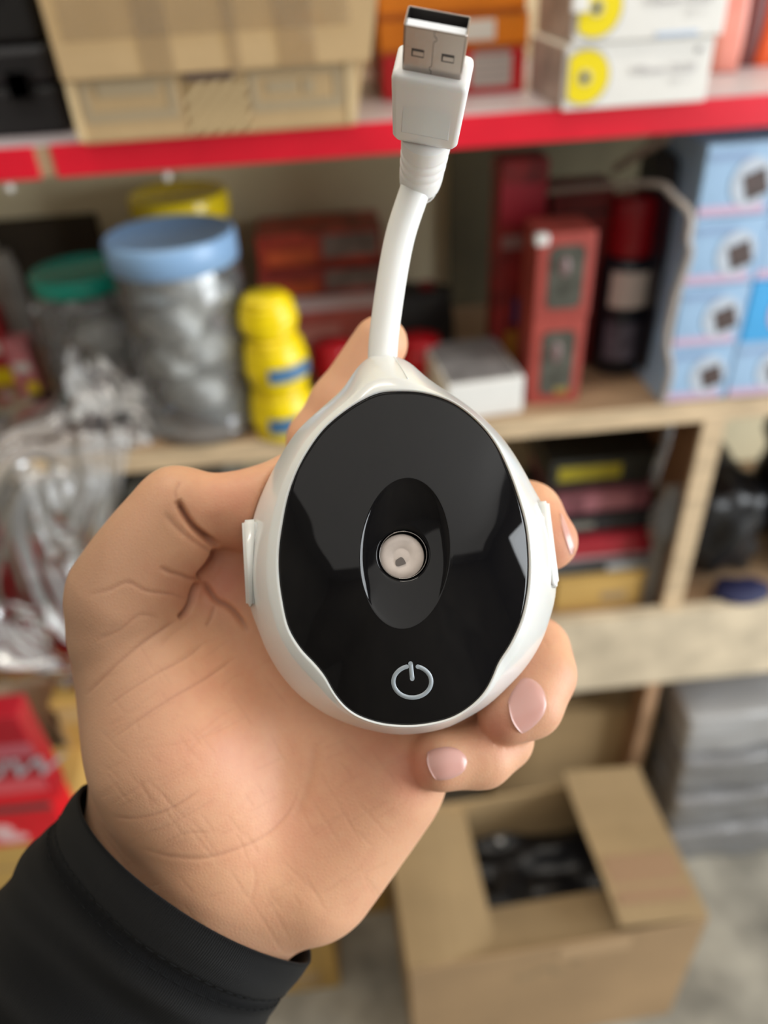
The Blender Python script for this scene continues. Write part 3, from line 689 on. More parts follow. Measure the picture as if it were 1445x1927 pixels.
# ================================================================== goods on the shelves
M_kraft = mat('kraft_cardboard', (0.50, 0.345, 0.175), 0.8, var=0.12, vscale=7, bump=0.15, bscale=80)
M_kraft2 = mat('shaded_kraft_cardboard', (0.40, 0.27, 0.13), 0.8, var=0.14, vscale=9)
M_yellowkraft = mat('yellow_kraft_cardboard', (0.56, 0.35, 0.10), 0.75, var=0.12, vscale=6)
M_print = mat('faded_brown_print', (0.33, 0.235, 0.13), 0.8, var=0.2, vscale=30); M_faint = mat('faint_grey_brown_print', (0.40, 0.31, 0.19), 0.8)
M_inner = mat('corrugated_inside', (0.33, 0.23, 0.12), 0.85, var=0.1)
M_tape = clear_mat('clear_packing_tape', (0.95, 0.92, 0.84), 0.35, 0.16, 0.05, 0.4, 25, True)
M_dark = mat('black_matt', (0.012, 0.012, 0.014), 0.6, var=0.3)
M_white = mat('white_card', (0.78, 0.77, 0.73), 0.5, var=0.04, vscale=20)
M_grey = mat('grey_print', (0.38, 0.37, 0.37), 0.6)
def geom(pxl, pxr, pyt, pyb, Z=None, Y=None):
    mx = (pxl+pxr)/2
    if Y is None: Y = on_z(mx, pyb, Z)[1]
    x0, x1 = on_y(pxl, pyb, Y)[0], on_y(pxr, pyb, Y)[0]
    z1 = on_y(mx, pyt, Y)[2]; z0 = Z if Z is not None else on_y(mx, pyb, Y)[2]
    return x0, x1, Y, z0, z1
def boxed(name, label, cat, g, depth, m, group=None, rz=0.0, bev=0.002, body='body', slump=0.0):
    x0, x1, Y, z0, z1 = g; w, h = x1-x0, z1-z0
    t = thing(name, (x0+w/2, Y, z0), label, cat, group, rz)
    bm = box_bm(-w/2, w/2, 0, depth, 0, h, bev)
    if slump:
        bmesh.ops.subdivide_edges(bm, edges=bm.edges[:], cuts=4, use_grid_fill=True)
        for v in bm.verts:
            if 0.001 < v.co.z: v.co += Vector(noise.noise_vector(v.co*14+t.location*9))*slump
    o = bmobj(body, bm, m, t, smooth=bool(slump))
    return t, w, h
def panel(name, t, x0, x1, z0, z1, m, y=-0.0006, th=0.0008, label=None, bev=0):
    o = bmobj(name, box_bm(x0, x1, y-th/2, y+th/2, z0, z1, bev), m, t)
    if label: o['label'] = label
    return o
def disc_bm(rx, rz_, y=-0.001, n=28, th=0.0006):
    bm = bmesh.new(); a = [bm.verts.new((rx*math.cos(2*math.pi*i/n), y, rz_*math.sin(2*math.pi*i/n))) for i in range(n)]
    b = [bm.verts.new((v.co.x, y+th, v.co.z)) for v in a]
    bm.faces.new(a); bm.faces.new(b[::-1])
    for i in range(n): bm.faces.new((a[i], b[i], b[(i+1) % n], a[(i+1) % n]))
    bmesh.ops.recalc_face_normals(bm, faces=bm.faces)
    return bm
FACE = Matrix.Rotation(math.pi/2, 4, 'X')            # text plane -> front face (facing -Y)
def face_text(name, s, size, m, t, x, z, y=-0.0014, shear=0, sx=1.0, rot=0, bold=0):
    M = Matrix.Translation((x, y, z)) @ FACE @ Matrix.Rotation(rot, 4, 'Z') @ Matrix.Diagonal((sx, 1, 1, 1))
    return text_mesh(name, s, size, m, M, t, shear, 0.0002, bold)
# --- top shelf: large taped carton
x0, x1 = on_y(150, 262, 0.832)[0], on_y(672, 262, 0.832)[0]; w = x1-x0
car = thing('cardboard_carton', ((x0+x1)/2, 0.832, ZT), 'large taped brown carton with striped band on the red-edged top shelf', 'carton')
H = 0.24; z_f = on_y(400, 132, 0.832)[2]-ZT
bm = box_bm(-w/2, w/2, 0, 0.30, 0, H, 0.003)
bmesh.ops.subdivide_edges(bm, edges=[e for e in bm.edges if abs(e.verts[0].co.z-e.verts[1].co.z) > .1], cuts=6)
for v in bm.verts:
    k = v.co.z/H; v.co.x += (0.048*k if v.co.x > 0 else -0.006*k) if k > 0.02 else 0
bmobj('body', bm, M_kraft, car, smooth=False)
fb = box_bm(-w/2+0.002, w/2+0.006, -0.006, -0.001, z_f, H, 0.001)
for v in fb.verts:
    k = v.co.z/H; v.co.x += (0.045*k if v.co.x > 0 else -0.008*k); v.co.y -= 0.004*(1-abs(v.co.z-z_f)/(H-z_f))
bmobj('front_flap', fb, M_kraft, car)
for fx, fw in ((-0.24, .03), (0.235, .035), (0.02, .012)):
    panel('packing_tape', car, w*fx-fw/2+0.02, w*fx+fw/2+0.02, z_f*1.0, H*.98, M_tape, -0.0112, 0.0004)
panel('packing_tape', car, -w*.46, w*.5, z_f+0.03, z_f+0.072, M_tape, -0.0118, 0.0004)
def frame(t, xa, xb, za, zb, wd=0.0085):
    o = bmobj('printed_frame', box_bm(xa, xb, -0.0008, 0.0002, za, za+wd), M_faint, t)
    bm = bmesh.new(); bm.from_mesh(o.data)
    for q in ((xa, xb, zb-wd*.4, zb), (xa, xa+wd*.9, za+wd, zb-wd*.4), (xb-wd*.9, xb, za+wd, zb-wd*.4)): box_bm(q[0], q[1], -0.0008, 0.0002, q[2], q[3], bm=bm)
    bm.to_mesh(o.data); bm.free()
frame(car, -w*.46, -w*.13, 0.018, z_f-0.004); frame(car, w*.13, w*.46, 0.018, z_f-0.004)
panel('printed_bar', car, -w*.40, -w*.19, z_f-0.016, z_f-0.003, M_faint, -0.0008)
panel('printed_mark', car, w*.19, w*.30, z_f-0.022, z_f-0.012, M_faint, -0.0006); panel('printed_mark', car, w*.32, w*.36, z_f-0.024, z_f-0.012, M_faint, -0.0008)
panel('shadow_gap', car, -w*.09, w*.08, z_f-0.007, z_f-0.001, mat('dark_gap', (0.12, 0.08, 0.07), 0.9), -0.0022)
sb = panel('striped_band', car, -w*.10, w*.12, 0.002, z_f-0.008, mat('brown_band', (0.31, 0.205, 0.09), 0.6), -0.0006)
for k in range(9):                                     # diagonal pale stripes, trimmed to the band
    bm = box_bm(-.10, .10, -.0013, -.0011, -.0019, .0019)
    bmesh.ops.rotate(bm, cent=(0, 0, 0), matrix=Matrix.Rotation(math.radians(-42), 3, 'Y'), verts=bm.verts)
    bmesh.ops.translate(bm, vec=(-w*.17+k*w*.052, 0, .012), verts=bm.verts)
    for co_, no_ in (((-w*.099, 0, 0), (-1, 0, 0)), ((w*.119, 0, 0), (1, 0, 0)), ((0, 0, .003), (0, 0, -1)), ((0, 0, z_f-.009), (0, 0, 1))):
        bmesh.ops.bisect_plane(bm, geom=bm.verts[:]+bm.edges[:]+bm.faces[:], plane_co=co_, plane_no=no_, clear_outer=True)
    if len(bm.faces) < 3: bm.free(); continue
    s_ = bmobj('stripe', bm, mat('pale_stripe', (0.66, 0.50, 0.28), 0.6), sb)
panel('pale_corner', car, w*.475, w*.5+.001, 0.003, H*.98, mat('pale_worn_kraft', (0.66, 0.50, 0.28), 0.7), -0.0006, 0.002)  # edge highlight painted on as pale strips along the carton corners
panel('pale_corner', car, -w*.5-.0005, -w*.475, 0.003, z_f-.002, MATS['pale_worn_kraft'], -0.0006, 0.002)
# --- black cases, left end of the top shelf
for k, (yt, yb) in enumerate(((118, 245), (0, 118))):
    x0 = on_y(-120, 245, 0.90)[0]; x1 = on_y(128, 245, 0.90)[0]
    zb, zt = (0, 0.082) if k == 0 else (0.082, 0.19)
    t = thing('tool_case', ((x0+x1)/2+(0.0 if k == 0 else -0.004), 0.90, ZT+zb), ('black plastic case left of the large carton, lower of two' if k == 0 else 'black plastic case left of the large carton, upper of two'), 'case', 'black cases on the top shelf')
    ww = x1-x0; hh = zt-zb
    bmobj('case_body', box_bm(-ww/2, ww/2, 0, 0.28, 0.0, hh*.55, 0.006), M_dark, t)
    bmobj('case_lid', box_bm(-ww/2, ww/2, 0, 0.28, hh*.57, hh-0.001, 0.008), mat('black_case_plastic', (0.022, 0.022, 0.026), 0.35), t)
    for cx in (0.03, ww/2-0.035): bmobj('latch', box_bm(cx-0.012, cx+0.012, -0.005, 0.0005, hh*.42, hh*.72, 0.001), MATS['black_case_plastic'], t)
# --- orange box over red box
M_orange = mat('orange_box_print', (0.75, 0.22, 0.008), 0.45, var=0.1, vscale=20)
M_redbox = mat('red_box_print', (0.52, 0.012, 0.018), 0.4, var=0.15, vscale=25)
g = geom(722, 985, 98, 182, Z=ZT); t, w, h = boxed('red_box', 'red box with grey label under the orange boxes on the top shelf', 'box', g, 0.2, M_redbox)
panel('paper_label', t, w*.12, w*.40, 0.008, h-0.004, mat('grey_white_label', (0.55, 0.50, 0.48), 0.5))
for k in range(5): panel('label_line', t, w*.14, w*.38, 0.014+k*h*.16, 0.016+k*h*.16, M_grey, -0.0014, 0.0004)
zt1 = g[4]
for k, (yt, yb, lab) in enumerate(((30, 98, 'orange box with white label, resting on the red box'), (-60, 30, 'orange box topmost of the stack behind the plug'))):
    gz = on_y(860, yt, g[2]+0.004)[2]
    t, w, h = boxed('orange_box', lab, 'box', (g[0]-0.002, g[1]+0.003-k*0.004, g[2]+0.003, zt1, gz), 0.2, M_orange, 'orange boxes on the top shelf')
    if k == 0: panel('paper_label', t, w*.06, w*.27, h*.28, h*.86, M_white)
    panel('dark_band', t, -w*.5, w*.5, 0.001, 0.005, mat('deep_orange', (0.45, 0.10, 0.005), 0.5), -0.0012)
    zt1 = gz+0.0003
# --- white disc boxes
M_whitebox = mat('white_printed_card', (0.80, 0.78, 0.73), 0.45, var=0.03, vscale=30)
M_yellow = mat('bright_yellow_print', (0.86, 0.68, 0.005), 0.4)
M_sideshade = mat('brown_grey_print', (0.33, 0.28, 0.25), 0.5, var=0.35, vscale=25)  # shadow on the left faces of the disc boxes, put into the colour
xw0, xw1 = on_y(1056, 212, 0.83)[0], on_y(1322, 212, 0.83)[0]; w = xw1-xw0
hz = on_y(1190, 76, 0.83)[2]-ZT; zc_ = ZT
for k in range(2):
    lab = 'white box with yellow disc print on the red-edged shelf, lower of two' if k == 0 else 'white box with yellow disc print, stacked on its twin at top right'
    t = thing('disc_box', ((xw0+xw1)/2+0.004*k, 0.83-0.004*k, zc_), lab, 'box', 'white disc boxes on the top shelf')
    bmobj('body', box_bm(-w/2, w/2, 0, 0.135, 0.0, hz-0.0005, 0.002), M_whitebox, t)
    bmobj('printed_side', box_bm(-w/2-0.0009, -w/2-0.0002, 0.004, 0.131, 0.002, hz-0.003), M_sideshade, t)
    bmobj('lid_tab', box_bm(-w/2-0.004, -w/2+0.012, -0.004, 0.001, hz*.45 if k else hz*.98, hz*.99+0.003, 0.0015), M_whitebox, t) if k else None
    R = hz*.42; y0 = on_y(1103, 135, 0.83)
    cx = -w*.36; dz_ = hz*.5
    # printed disc wraps the front corner: a D shape, cut by the box edge
    bm = disc_bm(R, R*.98, -0.0012, 40); bmesh.ops.bisect_plane(bm, geom=bm.verts[:]+bm.edges[:]+bm.faces[:], plane_co=(-w/2+0.004-cx, 0, 0), plane_no=(-1, 0, 0), clear_outer=True)
    bmesh.ops.translate(bm, vec=(cx, 0, dz_), verts=bm.verts); bmobj('disc_print', bm, M_yellow, t)
    for rr, mm, yy in ((R*.98, M_grey, -0.0009), (R*.30, mat('pale_yellow_hub', (0.62, 0.55, 0.25), 0.5), -0.0020), (R*.15, M_dark, -0.0027)):
        bm = disc_bm(rr*(1.08 if rr > R*.9 else 1), rr*(1.08 if rr > R*.9 else 1), yy, 32, 0.0004); bmesh.ops.translate(bm, vec=(cx, 0, dz_), verts=bm.verts)
        if rr > R*.9: bmesh.ops.bisect_plane(bm, geom=bm.verts[:]+bm.edges[:]+bm.faces[:], plane_co=(-w/2+0.003, 0, 0), plane_no=(-1, 0, 0), clear_outer=True)
        bmobj('disc_ring' if rr > R*.2 else 'disc_bore', bm, mm, t)
    face_text('size_print', '170mm-OLEF', 0.0105, mat('light_grey_print', (0.5, 0.48, 0.49), 0.6), t, w*.17, hz*.54, sx=1.15)
    face_text('small_print', '(  )  ---', 0.007, MATS['light_grey_print'], t, w*.30, hz*.36)
    bm = disc_bm(0.0022, 0.0028, -0.0012, 14); bmesh.ops.translate(bm, vec=(w*.40, 0, hz*.80), verts=bm.verts); bmobj('round_mark', bm, M_grey, t)
    panel('blue_strip', t, w*.05, w*.33, hz*.03, hz*.10, mat('pale_blue_strip', (0.50, 0.60, 0.75), 0.5)) if k else None
    zc_ += hz
# --- pink and orange packets right of them
M_pink = mat('coral_pink_film', (0.90, 0.33, 0.26), 0.3, var=0.2, vscale=20); M_org2 = mat('vivid_orange_film', (0.85, 0.13, 0.03), 0.35, var=0.1)
for (pl, pr, yt, yb, m_, nm, lab) in ((1338, 1385, -40, 138, M_pink, 'pink_packet', 'coral pink packet right of the white disc boxes'), (1388, 1418, -40, 125, mat('maroon_film', (0.17, 0.05, 0.045), 0.4), 'maroon_packet', 'dark maroon packet between pink and orange packets'), (1421, 1500, -60, 122, M_org2, 'orange_packet', 'vivid orange packet at the right end of the top shelf')):
    g = geom(pl, pr, yt, yb, Z=ZT); t, w, h = boxed(nm, lab, 'packet', g, 0.10, m_, slump=0.006, bev=0.004)
    bmobj('top_seal', box_bm(-w/2+0.003, w/2-0.003, 0.045, 0.048, h-0.004, h+0.012), m_, t)
# ------------------------------------------------------------------ middle shelf
def jar(px, py_base, r, h, lid_r, lid_h, mlid, label, fill=None, dimple=False, group='plastic jars on the middle shelf', neck=0.8, lid_label=None):
    p = on_z(px, py_base, ZM)
    t = thing('plastic_jar', (p[0], p[1], ZM), label, 'jar', group)
    prof = [(r*.86, 0.001), (r*.97, 0.006), (r, 0.02)]
    n = 9
    for i in range(n+1):
        z = 0.02+(h*.80-0.02)*i/n; prof.append((r*(1+0.012*math.sin(i*2.2)), z))
    prof += [(r*.96, h*.85), (r*neck*1.04, h*.91), (r*neck, h*.93), (r*neck, h)]
    bm = lathe_bm(prof, 48, cap=False)
    if dimple:
        bmesh.ops.subdivide_edges(bm, edges=bm.edges[:], cuts=2, use_grid_fill=True)
        for v in bm.verts:
            if v.co.z > h*.25:
                a = math.atan2(v.co.y, v.co.x); s = 0.0030*max(0, math.cos(a*14)*math.cos(v.co.z*150)); v.co.x *= 1-s/r; v.co.y *= 1-s/r
    bmobj('jar_wall', bm, mat_jar, t, smooth=True)
    lb = lathe_bm([(lid_r*.97, h-lid_h*.75), (lid_r, h-lid_h*.7), (lid_r, h+lid_h*.18), (lid_r*.975, h+lid_h*.27), (lid_r*.93, h+lid_h*.3), (lid_r*.90, h+lid_h*.22), (0.001, h+lid_h*.2)], 56)
    lb2 = bmobj('lid', lb, mlid, t, smooth=True)
    for k in range(0, 56):
        pass
    return t, h
mat_jar = clear_mat('clear_jar_plastic', (0.95, 0.96, 0.96), 0.4, 0.07, 0.13, 0.5, 26)
M_teal = mat('teal_lid_plastic', (0.01, 0.36, 0.27), 0.25); M_bluelid = mat('pale_blue_lid_plastic', (0.25, 0.42, 0.66), 0.35); M_yellid = mat('yellow_lid_plastic', (0.92, 0.68, 0.008), 0.22)
ppm = lambda px, d: px*d/FPX
tj, hj = jar(215, 745, 0.072, 0.178, 0.061, 0.022, M_teal, 'clear dimpled jar with a teal lid on the middle shelf', dimple=True)
bj, hb = jar(392, 792, 0.074, 0.238, 0.075, 0.032, M_bluelid, 'clear jar with a pale blue lid, filled with grey-white packets', neck=0.97)
yj, hy = jar(392, 655, 0.070, 0.225, 0.069, 0.034, M_yellid, 'jar with a yellow lid standing behind the blue-lidded jar', neck=0.96)
ob = lathe_bm([(0.062, 0.004), (0.066, 0.02), (0.066, 0.17), (0.062, 0.195)], 30); bmobj('filling', ob, mat('orange_jar_filling', (0.62, 0.22, 0.01), 0.5, var=0.3, vscale=40), yj, smooth=True)
M_pkt = mat('grey_white_film', (0.78, 0.78, 0.74), 0.3, var=0.3, vscale=35, bump=0.6, bscale=60)
def lump(name, parent, c, s, m, amp=0.35, sub=3, seed=0, kind=None):
    bm = bmesh.new(); bmesh.ops.create_icosphere(bm, subdivisions=sub, radius=1.0)
    for v in bm.verts:
        n1 = noise.noise(v.co*1.6+Vector((seed, 3, 1))); n2 = abs(noise.noise(v.co*3.5+Vector((seed, 7, 2))))
        v.co *= 1+amp*n1-amp*.6*n2
        v.co = Vector((v.co.x*s[0], v.co.y*s[1], v.co.z*s[2]))
    o = bmobj(name, bm, m, parent, smooth=True, loc=c)
    return o
rngj = random.Random(5)
for k in range(11):
    z = 0.024+k*0.0175; a = k*2.4; rr = 0.026
    o = lump('packet', bj, (rr*math.cos(a), rr*math.sin(a), z), (0.038, 0.034, 0.022), M_pkt if k % 3 else mat('dark_grey_packet', (0.36, 0.40, 0.42), 0.4, var=0.3, vscale=30), 0.35, 3, k)
for k in range(5):
    z = 0.02+k*0.017; a = k*2.0
    lump('packet', tj, (0.026*math.cos(a), 0.026*math.sin(a), z), (0.034, 0.032, 0.016), mat('grey_film_content', (0.60, 0.60, 0.60), 0.35, var=0.3, vscale=40), 0.35, 3, k+20)
# hardware packs at the far left
M_blister = mat('red_blister_card', (0.48, 0.03, 0.04), 0.35, var=0.4, vscale=45)
for (pl, pr, yt, yb, m_, lab) in ((-60, 42, 585, 730, M_blister, 'red blister pack at the far left of the middle shelf'), (38, 82, 640, 745, mat('pink_red_card', (0.62, 0.20, 0.22), 0.35, var=0.4, vscale=60), 'small pink and red pack beside the teal-lidded jar')):
    g = geom(pl, pr, yt, yb, Z=ZM); t, w, h = boxed('blister_pack', lab, 'pack', g, 0.03, m_, 'blister packs on the middle shelf')
    panel('yellow_panel', t, -w*.05, w*.45, 0.004, h*.26, M_yellow); panel('white_panel', t, -w*.3, w*.35, h*.45, h*.62, M_white)
g = geom(-80, 62, 480, 675, Z=ZM); t, w, h = boxed('grey_packet', 'grey-brown plastic packet behind the red blister pack', 'packet', g, 0.05, mat('grey_brown_film', (0.30, 0.27, 0.23), 0.3, var=0.3, vscale=15), slump=0.012, bev=0.006)
bmobj('top_seal', box_bm(-w/2+0.01, w/2-0.01, 0.03, 0.034, h-0.004, h+0.012), MATS['grey_brown_film'], t)
# dark cartons against the wall behind the jars
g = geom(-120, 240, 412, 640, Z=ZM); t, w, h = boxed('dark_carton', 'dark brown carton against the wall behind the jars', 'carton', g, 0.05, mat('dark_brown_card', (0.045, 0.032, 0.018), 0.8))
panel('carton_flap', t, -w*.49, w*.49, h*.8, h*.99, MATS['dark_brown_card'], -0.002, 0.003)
bd = thing('olive_board', (on_y(845, 500, 1.24)[0]+.20, 1.236, ZM), 'dark olive board leaning on the wall behind the red packs', 'board')  # added panel, stands in for the shade on the back wall
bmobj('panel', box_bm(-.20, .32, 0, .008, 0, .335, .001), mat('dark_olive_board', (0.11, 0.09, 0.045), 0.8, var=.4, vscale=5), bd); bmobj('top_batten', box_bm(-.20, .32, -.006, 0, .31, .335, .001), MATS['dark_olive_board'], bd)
# stack of red printed boxes behind the cable
M_rp = mat('red_brown_printed_box', (0.40, 0.045, 0.025), 0.4, var=0.6, vscale=28)
M_rw = mat('red_white_box', (0.60, 0.14, 0.11), 0.4, var=0.25, vscale=18)
z0 = ZM
st_ = [(498, 735, 628, 566, M_rw, 'red and white box at the bottom of the stack behind the cable', 1.115), (492, 730, 566, 505, mat('dark_red_print', (0.30, 0.04, 0.03), 0.4, var=0.6, vscale=30), 'dark red printed box in the middle of the stack behind the cable', 1.13), (488, 722, 505, 436, M_rp, 'orange-red printed box on top of the stack behind the cable', 1.14)]
for pl, pr, yb, yt, m_, lab, Y_ in st_:
    x0, x1 = on_y(pl, yb, Y_)[0], on_y(pr, yb, Y_)[0]; z1 = on_y(610, yt, Y_)[2]
    t, w, h = boxed('printed_box', lab, 'box', (x0, x1, Y_, z0, z1), 0.095, m_, 'red printed boxes on the middle shelf', rz=random.uniform(-.02, .02))
    if m_ is M_rw: bmobj('white_lid', box_bm(-w/2+0.001, w/2-0.001, 0.002, 0.09, h-0.001, h+0.0015), M_white, t); panel('white_band', t, -w/2, w/2, h*.80, h*.99, mat('pinkish_white_print', (0.72, 0.55, 0.54), 0.4)); panel('pink_panel', t, -w*.3, w*.1, h*.12, h*.5, mat('salmon_print', (0.75, 0.30, 0.25), 0.4)); z1 += 0.0018
    else:
        panel('grey_panel', t, w*.02, w*.46, h*.25, h*.9, mat('grey_brown_print', (0.22, 0.17, 0.15), 0.5, var=0.4, vscale=40)); panel('orange_panel', t, -w*.44, -w*.05, h*.1, h*.55, mat('orange_red_print', (0.60, 0.10, 0.03), 0.45, var=0.3, vscale=40))
    z0 = z1+0.0003
# yellow bottles with blue labels
M_ybot = mat('yellow_film_roll', (0.88, 0.66, 0.003), 0.3, var=0.08, vscale=30); M_blab = mat('slate_blue_label', (0.06, 0.16, 0.30), 0.45, var=0.2, vscale=60)
def roll(px, py, z, r, h, lab, tilt):
    p = on_z(px, py, ZM)
    t = thing('yellow_tub', (p[0], p[1], z), lab, 'tub', 'yellow tubs on the middle shelf')
    prof = []
    for i in range(15):
        u = i/14; prof.append((r*(0.90+0.12*math.sin(math.pi*min(1, u*1.15+.05)))*(1+0.025*math.sin(u*19)), h*u))
    bm = lathe_bm(prof, 28)
    for v in bm.verts: v.co += Vector(noise.noise_vector(v.co*30))*0.004*(1 if v.co.z > 0.004 else 0)
    bmobj('tub_body', bm, M_ybot, t, smooth=True)
    pr = [(r*1.06*(0.90+0.12*math.sin(math.pi*min(1, u*1.15+.05))), h*u) for u in (0.28, 0.38, 0.50, 0.62)]
    bm = bmesh.new(); n = 16; rows = [[bm.verts.new((q[0]*1.01*math.sin(-.5+1.5*i/n+tilt), -q[0]*1.01*math.cos(-.5+1.5*i/n+tilt), q[1])) for i in range(n+1)] for q in pr]
    for a, b in zip(rows, rows[1:]):
        for i in range(n): bm.faces.new((a[i], a[i+1], b[i+1], b[i]))
    bmobj('blue_label', bm, M_blab, t, smooth=True)
    bmobj('tub_lid', lathe_bm([(r*.80, h-0.001), (r*.84, h+0.004), (r*.66, h+0.010), (0.001, h+0.011)], 24), M_ybot, t, smooth=True)
    return t
roll(538, 806, ZM, 0.040, 0.058, 'yellow tub with blue label standing on the middle shelf, lowest of three', 0.1)
roll(538, 806, ZM+0.0695, 0.038, 0.052, 'yellow tub with blue label, middle of the stack of three', 0.3)
roll(534, 803, ZM+0.133, 0.034, 0.036, 'yellow tub on top of the stack of three by the blue-lidded jar', 2.5)
# red rolls and dark bundle behind the index finger
for px_, py_, lab in ((628, 716, 'red round pot left of the index finger on the middle shelf'), (790, 706, 'red round pot right of the cable on the middle shelf')):
    p = on_z(px_, py_, ZM); t = thing('red_pot', (p[0], p[1], ZM), lab, 'pot', 'red pots on the middle shelf')
    bmobj('pot_body', lathe_bm([(0.022, 0), (0.028, 0.01), (0.030, 0.03), (0.028, 0.045)], 24), mat('glossy_red_plastic', (0.50, 0.004, 0.012), 0.25), t, smooth=True)
    bmobj('pot_lid', lathe_bm([(0.0285, 0.0455), (0.0295, 0.050), (0.028, 0.058), (0.001, 0.060)], 24), MATS['glossy_red_plastic'], t, smooth=True)
g = geom(735, 850, 560, 655, Z=ZM); t, w, h = boxed('dark_bundle', 'black plastic bundle right of the cable on the middle shelf', 'bundle', g, 0.08, M_dark, slump=0.02, bev=0.01)
bmobj('red_tag', box_bm(w*.02, w*.25, 0.02, 0.03, h-0.01, h+0.015, 0.002), mat('dark_red_tag', (0.2, 0.01, 0.012), 0.5), t)
# white flat box right of the humidifier
g = geom(840, 985, 718, 786, Z=ZM); t, w, h = boxed('white_box', 'flat white box with a grey top at the middle shelf front', 'box', g, 0.13, M_white, rz=0.10, bev=0.003)
bmobj('printed_top', box_bm(-w/2+0.004, w/2-0.004, 0.004, 0.126, h, h+0.0008), mat('mid_grey_print', (0.26, 0.25, 0.25), 0.5, var=0.4, vscale=22), t)
# two window boxes
M_brick = mat('brick_red_card', (0.36, 0.055, 0.04), 0.55, var=0.15, vscale=20); M_win = mat('dark_window_film', (0.085, 0.085, 0.07), 0.15, var=0.5, vscale=40)
Yw = on_z(1045, 758, ZM)[1]; x0, x1 = on_y(992, 758, Yw)[0], on_y(1086, 758, Yw)[0]; zz0 = ZM
for k, (yb, yt) in enumerate(((758, 600), (600, 440))):
    z1 = on_y(1040, yt, Yw)[2]
    lab = 'tall brick-red box with dark window, lower of two' if k == 0 else 'tall brick-red box with dark window, standing on its twin'
    t, w, h = boxed('window_box', lab, 'box', (x0, x1+0.002*k, Yw, zz0, z1), 0.07, M_brick, 'brick-red window boxes')
    bm = bmesh.new(); o2 = rrect(w*.31, h*.37, .010)
    q_ = [bm.verts.new((x_+w*.02, -0.0014, z_+h*.49)) for x_, z_ in o2]; q2 = [bm.verts.new((x_+w*.02, 0.0002, z_+h*.49)) for x_, z_ in o2]; bm.faces.new(q_); bm.faces.new(q2[::-1])
    for i_k in range(len(q_)): bm.faces.new((q_[i_k], q2[i_k], q2[(i_k+1) % len(q_)], q_[(i_k+1) % len(q_)]))
    bmesh.ops.recalc_face_normals(bm, faces=bm.faces)
    bmobj('window', bm, M_win, t)
    lump('wrapped_item', t, (-w*.02, -0.001, h*.62), (w*.12, 0.003, h*.13), mat('pinkish_grey_item', (0.20, 0.13, 0.125), 0.4), 0.3, 2, k)
    bmobj('gold_foot', box_bm(0, w*.27, -0.0026, -0.0012, h*.12, h*.2, 0.0004), mat('dull_gold', (0.26, 0.20, 0.05), 0.4), t) if k == 0 else bmobj('white_corner', box_bm(-w/2-0.004, -w/2+0.012, -0.004, 0.01, h*.88, h+0.0005, 0.003), M_white, t)
    zz0 = z1+0.0002
# dark red packs behind them
M_dr = mat('dark_red_pack', (0.23, 0.012, 0.012), 0.45, var=0.5, vscale=25)
g = geom(925, 1008, 300, 700, Z=ZM); t, w, h = boxed('hanging_pack', 'tall dark red pack with yellow and blue print left of the window boxes', 'pack', g, 0.05, M_dr, bev=0.006)
panel('printed_white', t, -w*.4, w*.4, h*.62, h*.68, mat('dim_pink_print', (0.3, 0.16, 0.15), 0.5)); panel('printed_blue', t, -w*.1, w*.42, h*.26, h*.38, mat('navy_print', (0.02, 0.03, 0.12), 0.5)); panel('printed_yellow', t, -w*.25, w*.2, h*.06, h*.22, mat('amber_print', (0.42, 0.17, 0.02), 0.5)); panel('printed_red', t, -w*.45, w*.45, h*.72, h*.9, mat('deep_red_print', (0.3, 0.008, 0.02), 0.45))
g = geom(1018, 1118, 352, 690, Z=ZM); t, w, h = boxed('dark_red_box', 'dark red box behind the brick-red window boxes', 'box', g, 0.05, mat('maroon_card', (0.16, 0.01, 0.01), 0.5))
panel('lid_line', t, -w/2, w/2, h*.86, h*.875, M_dark)
# bottle with red cap
for k, (px_, py_, rr_b, hh_, lab) in enumerate(((1163, 700, 0.035, 0.215, 'dark bottle with red cap and white label right of the window boxes'),)):
    p = on_z(px_, py_, ZM); t = thing('spray_bottle', (p[0], p[1]+.02, ZM), lab, 'bottle')
    bmobj('bottle_body', lathe_bm([(rr_b*.9, 0), (rr_b, 0.006), (rr_b, hh_*.66), (rr_b*.9, hh_*.72), (rr_b*.6, hh_*.76)], 32), mat('black_bottle', (0.012, 0.014, 0.022), 0.3), t, smooth=True)
    bmobj('red_cap', lathe_bm([(rr_b*.86, hh_*.755), (rr_b*.9, hh_*.77), (rr_b*.84, hh_*1.06), (rr_b*.76, hh_*1.08), (0.001, hh_*1.085)], 32), mat('crimson_cap', (0.30, 0.004, 0.01), 0.3), t, smooth=True)
    bm = bmesh.new(); n = 14; rows = [[bm.verts.new(((rr_b+.0008)*math.sin(-.9+1.5*i/n), -(rr_b+.0008)*math.cos(-.9+1.5*i/n), z)) for i in range(n+1)] for z in (hh_*.46, hh_*.68)]
    for i in range(n): bm.faces.new((rows[0][i], rows[0][i+1], rows[1][i+1], rows[1][i]))
    bmobj('white_label', bm, mat('warm_white_label', (0.62, 0.55, 0.50), 0.5), t, smooth=True)
    bm = bmesh.new(); rows = [[bm.verts.new(((rr_b+.0008)*math.sin(-.9+1.3*i/n), -(rr_b+.0008)*math.cos(-.9+1.3*i/n), z)) for i in range(n+1)] for z in (hh_*.12, hh_*.36)]
    for i in range(n): bm.faces.new((rows[0][i], rows[0][i+1], rows[1][i+1], rows[1][i]))
    bmobj('grey_label', bm, mat('mauve_grey_label', (0.12, 0.11, 0.15), 0.4, var=.5, vscale=50), t, smooth=True)
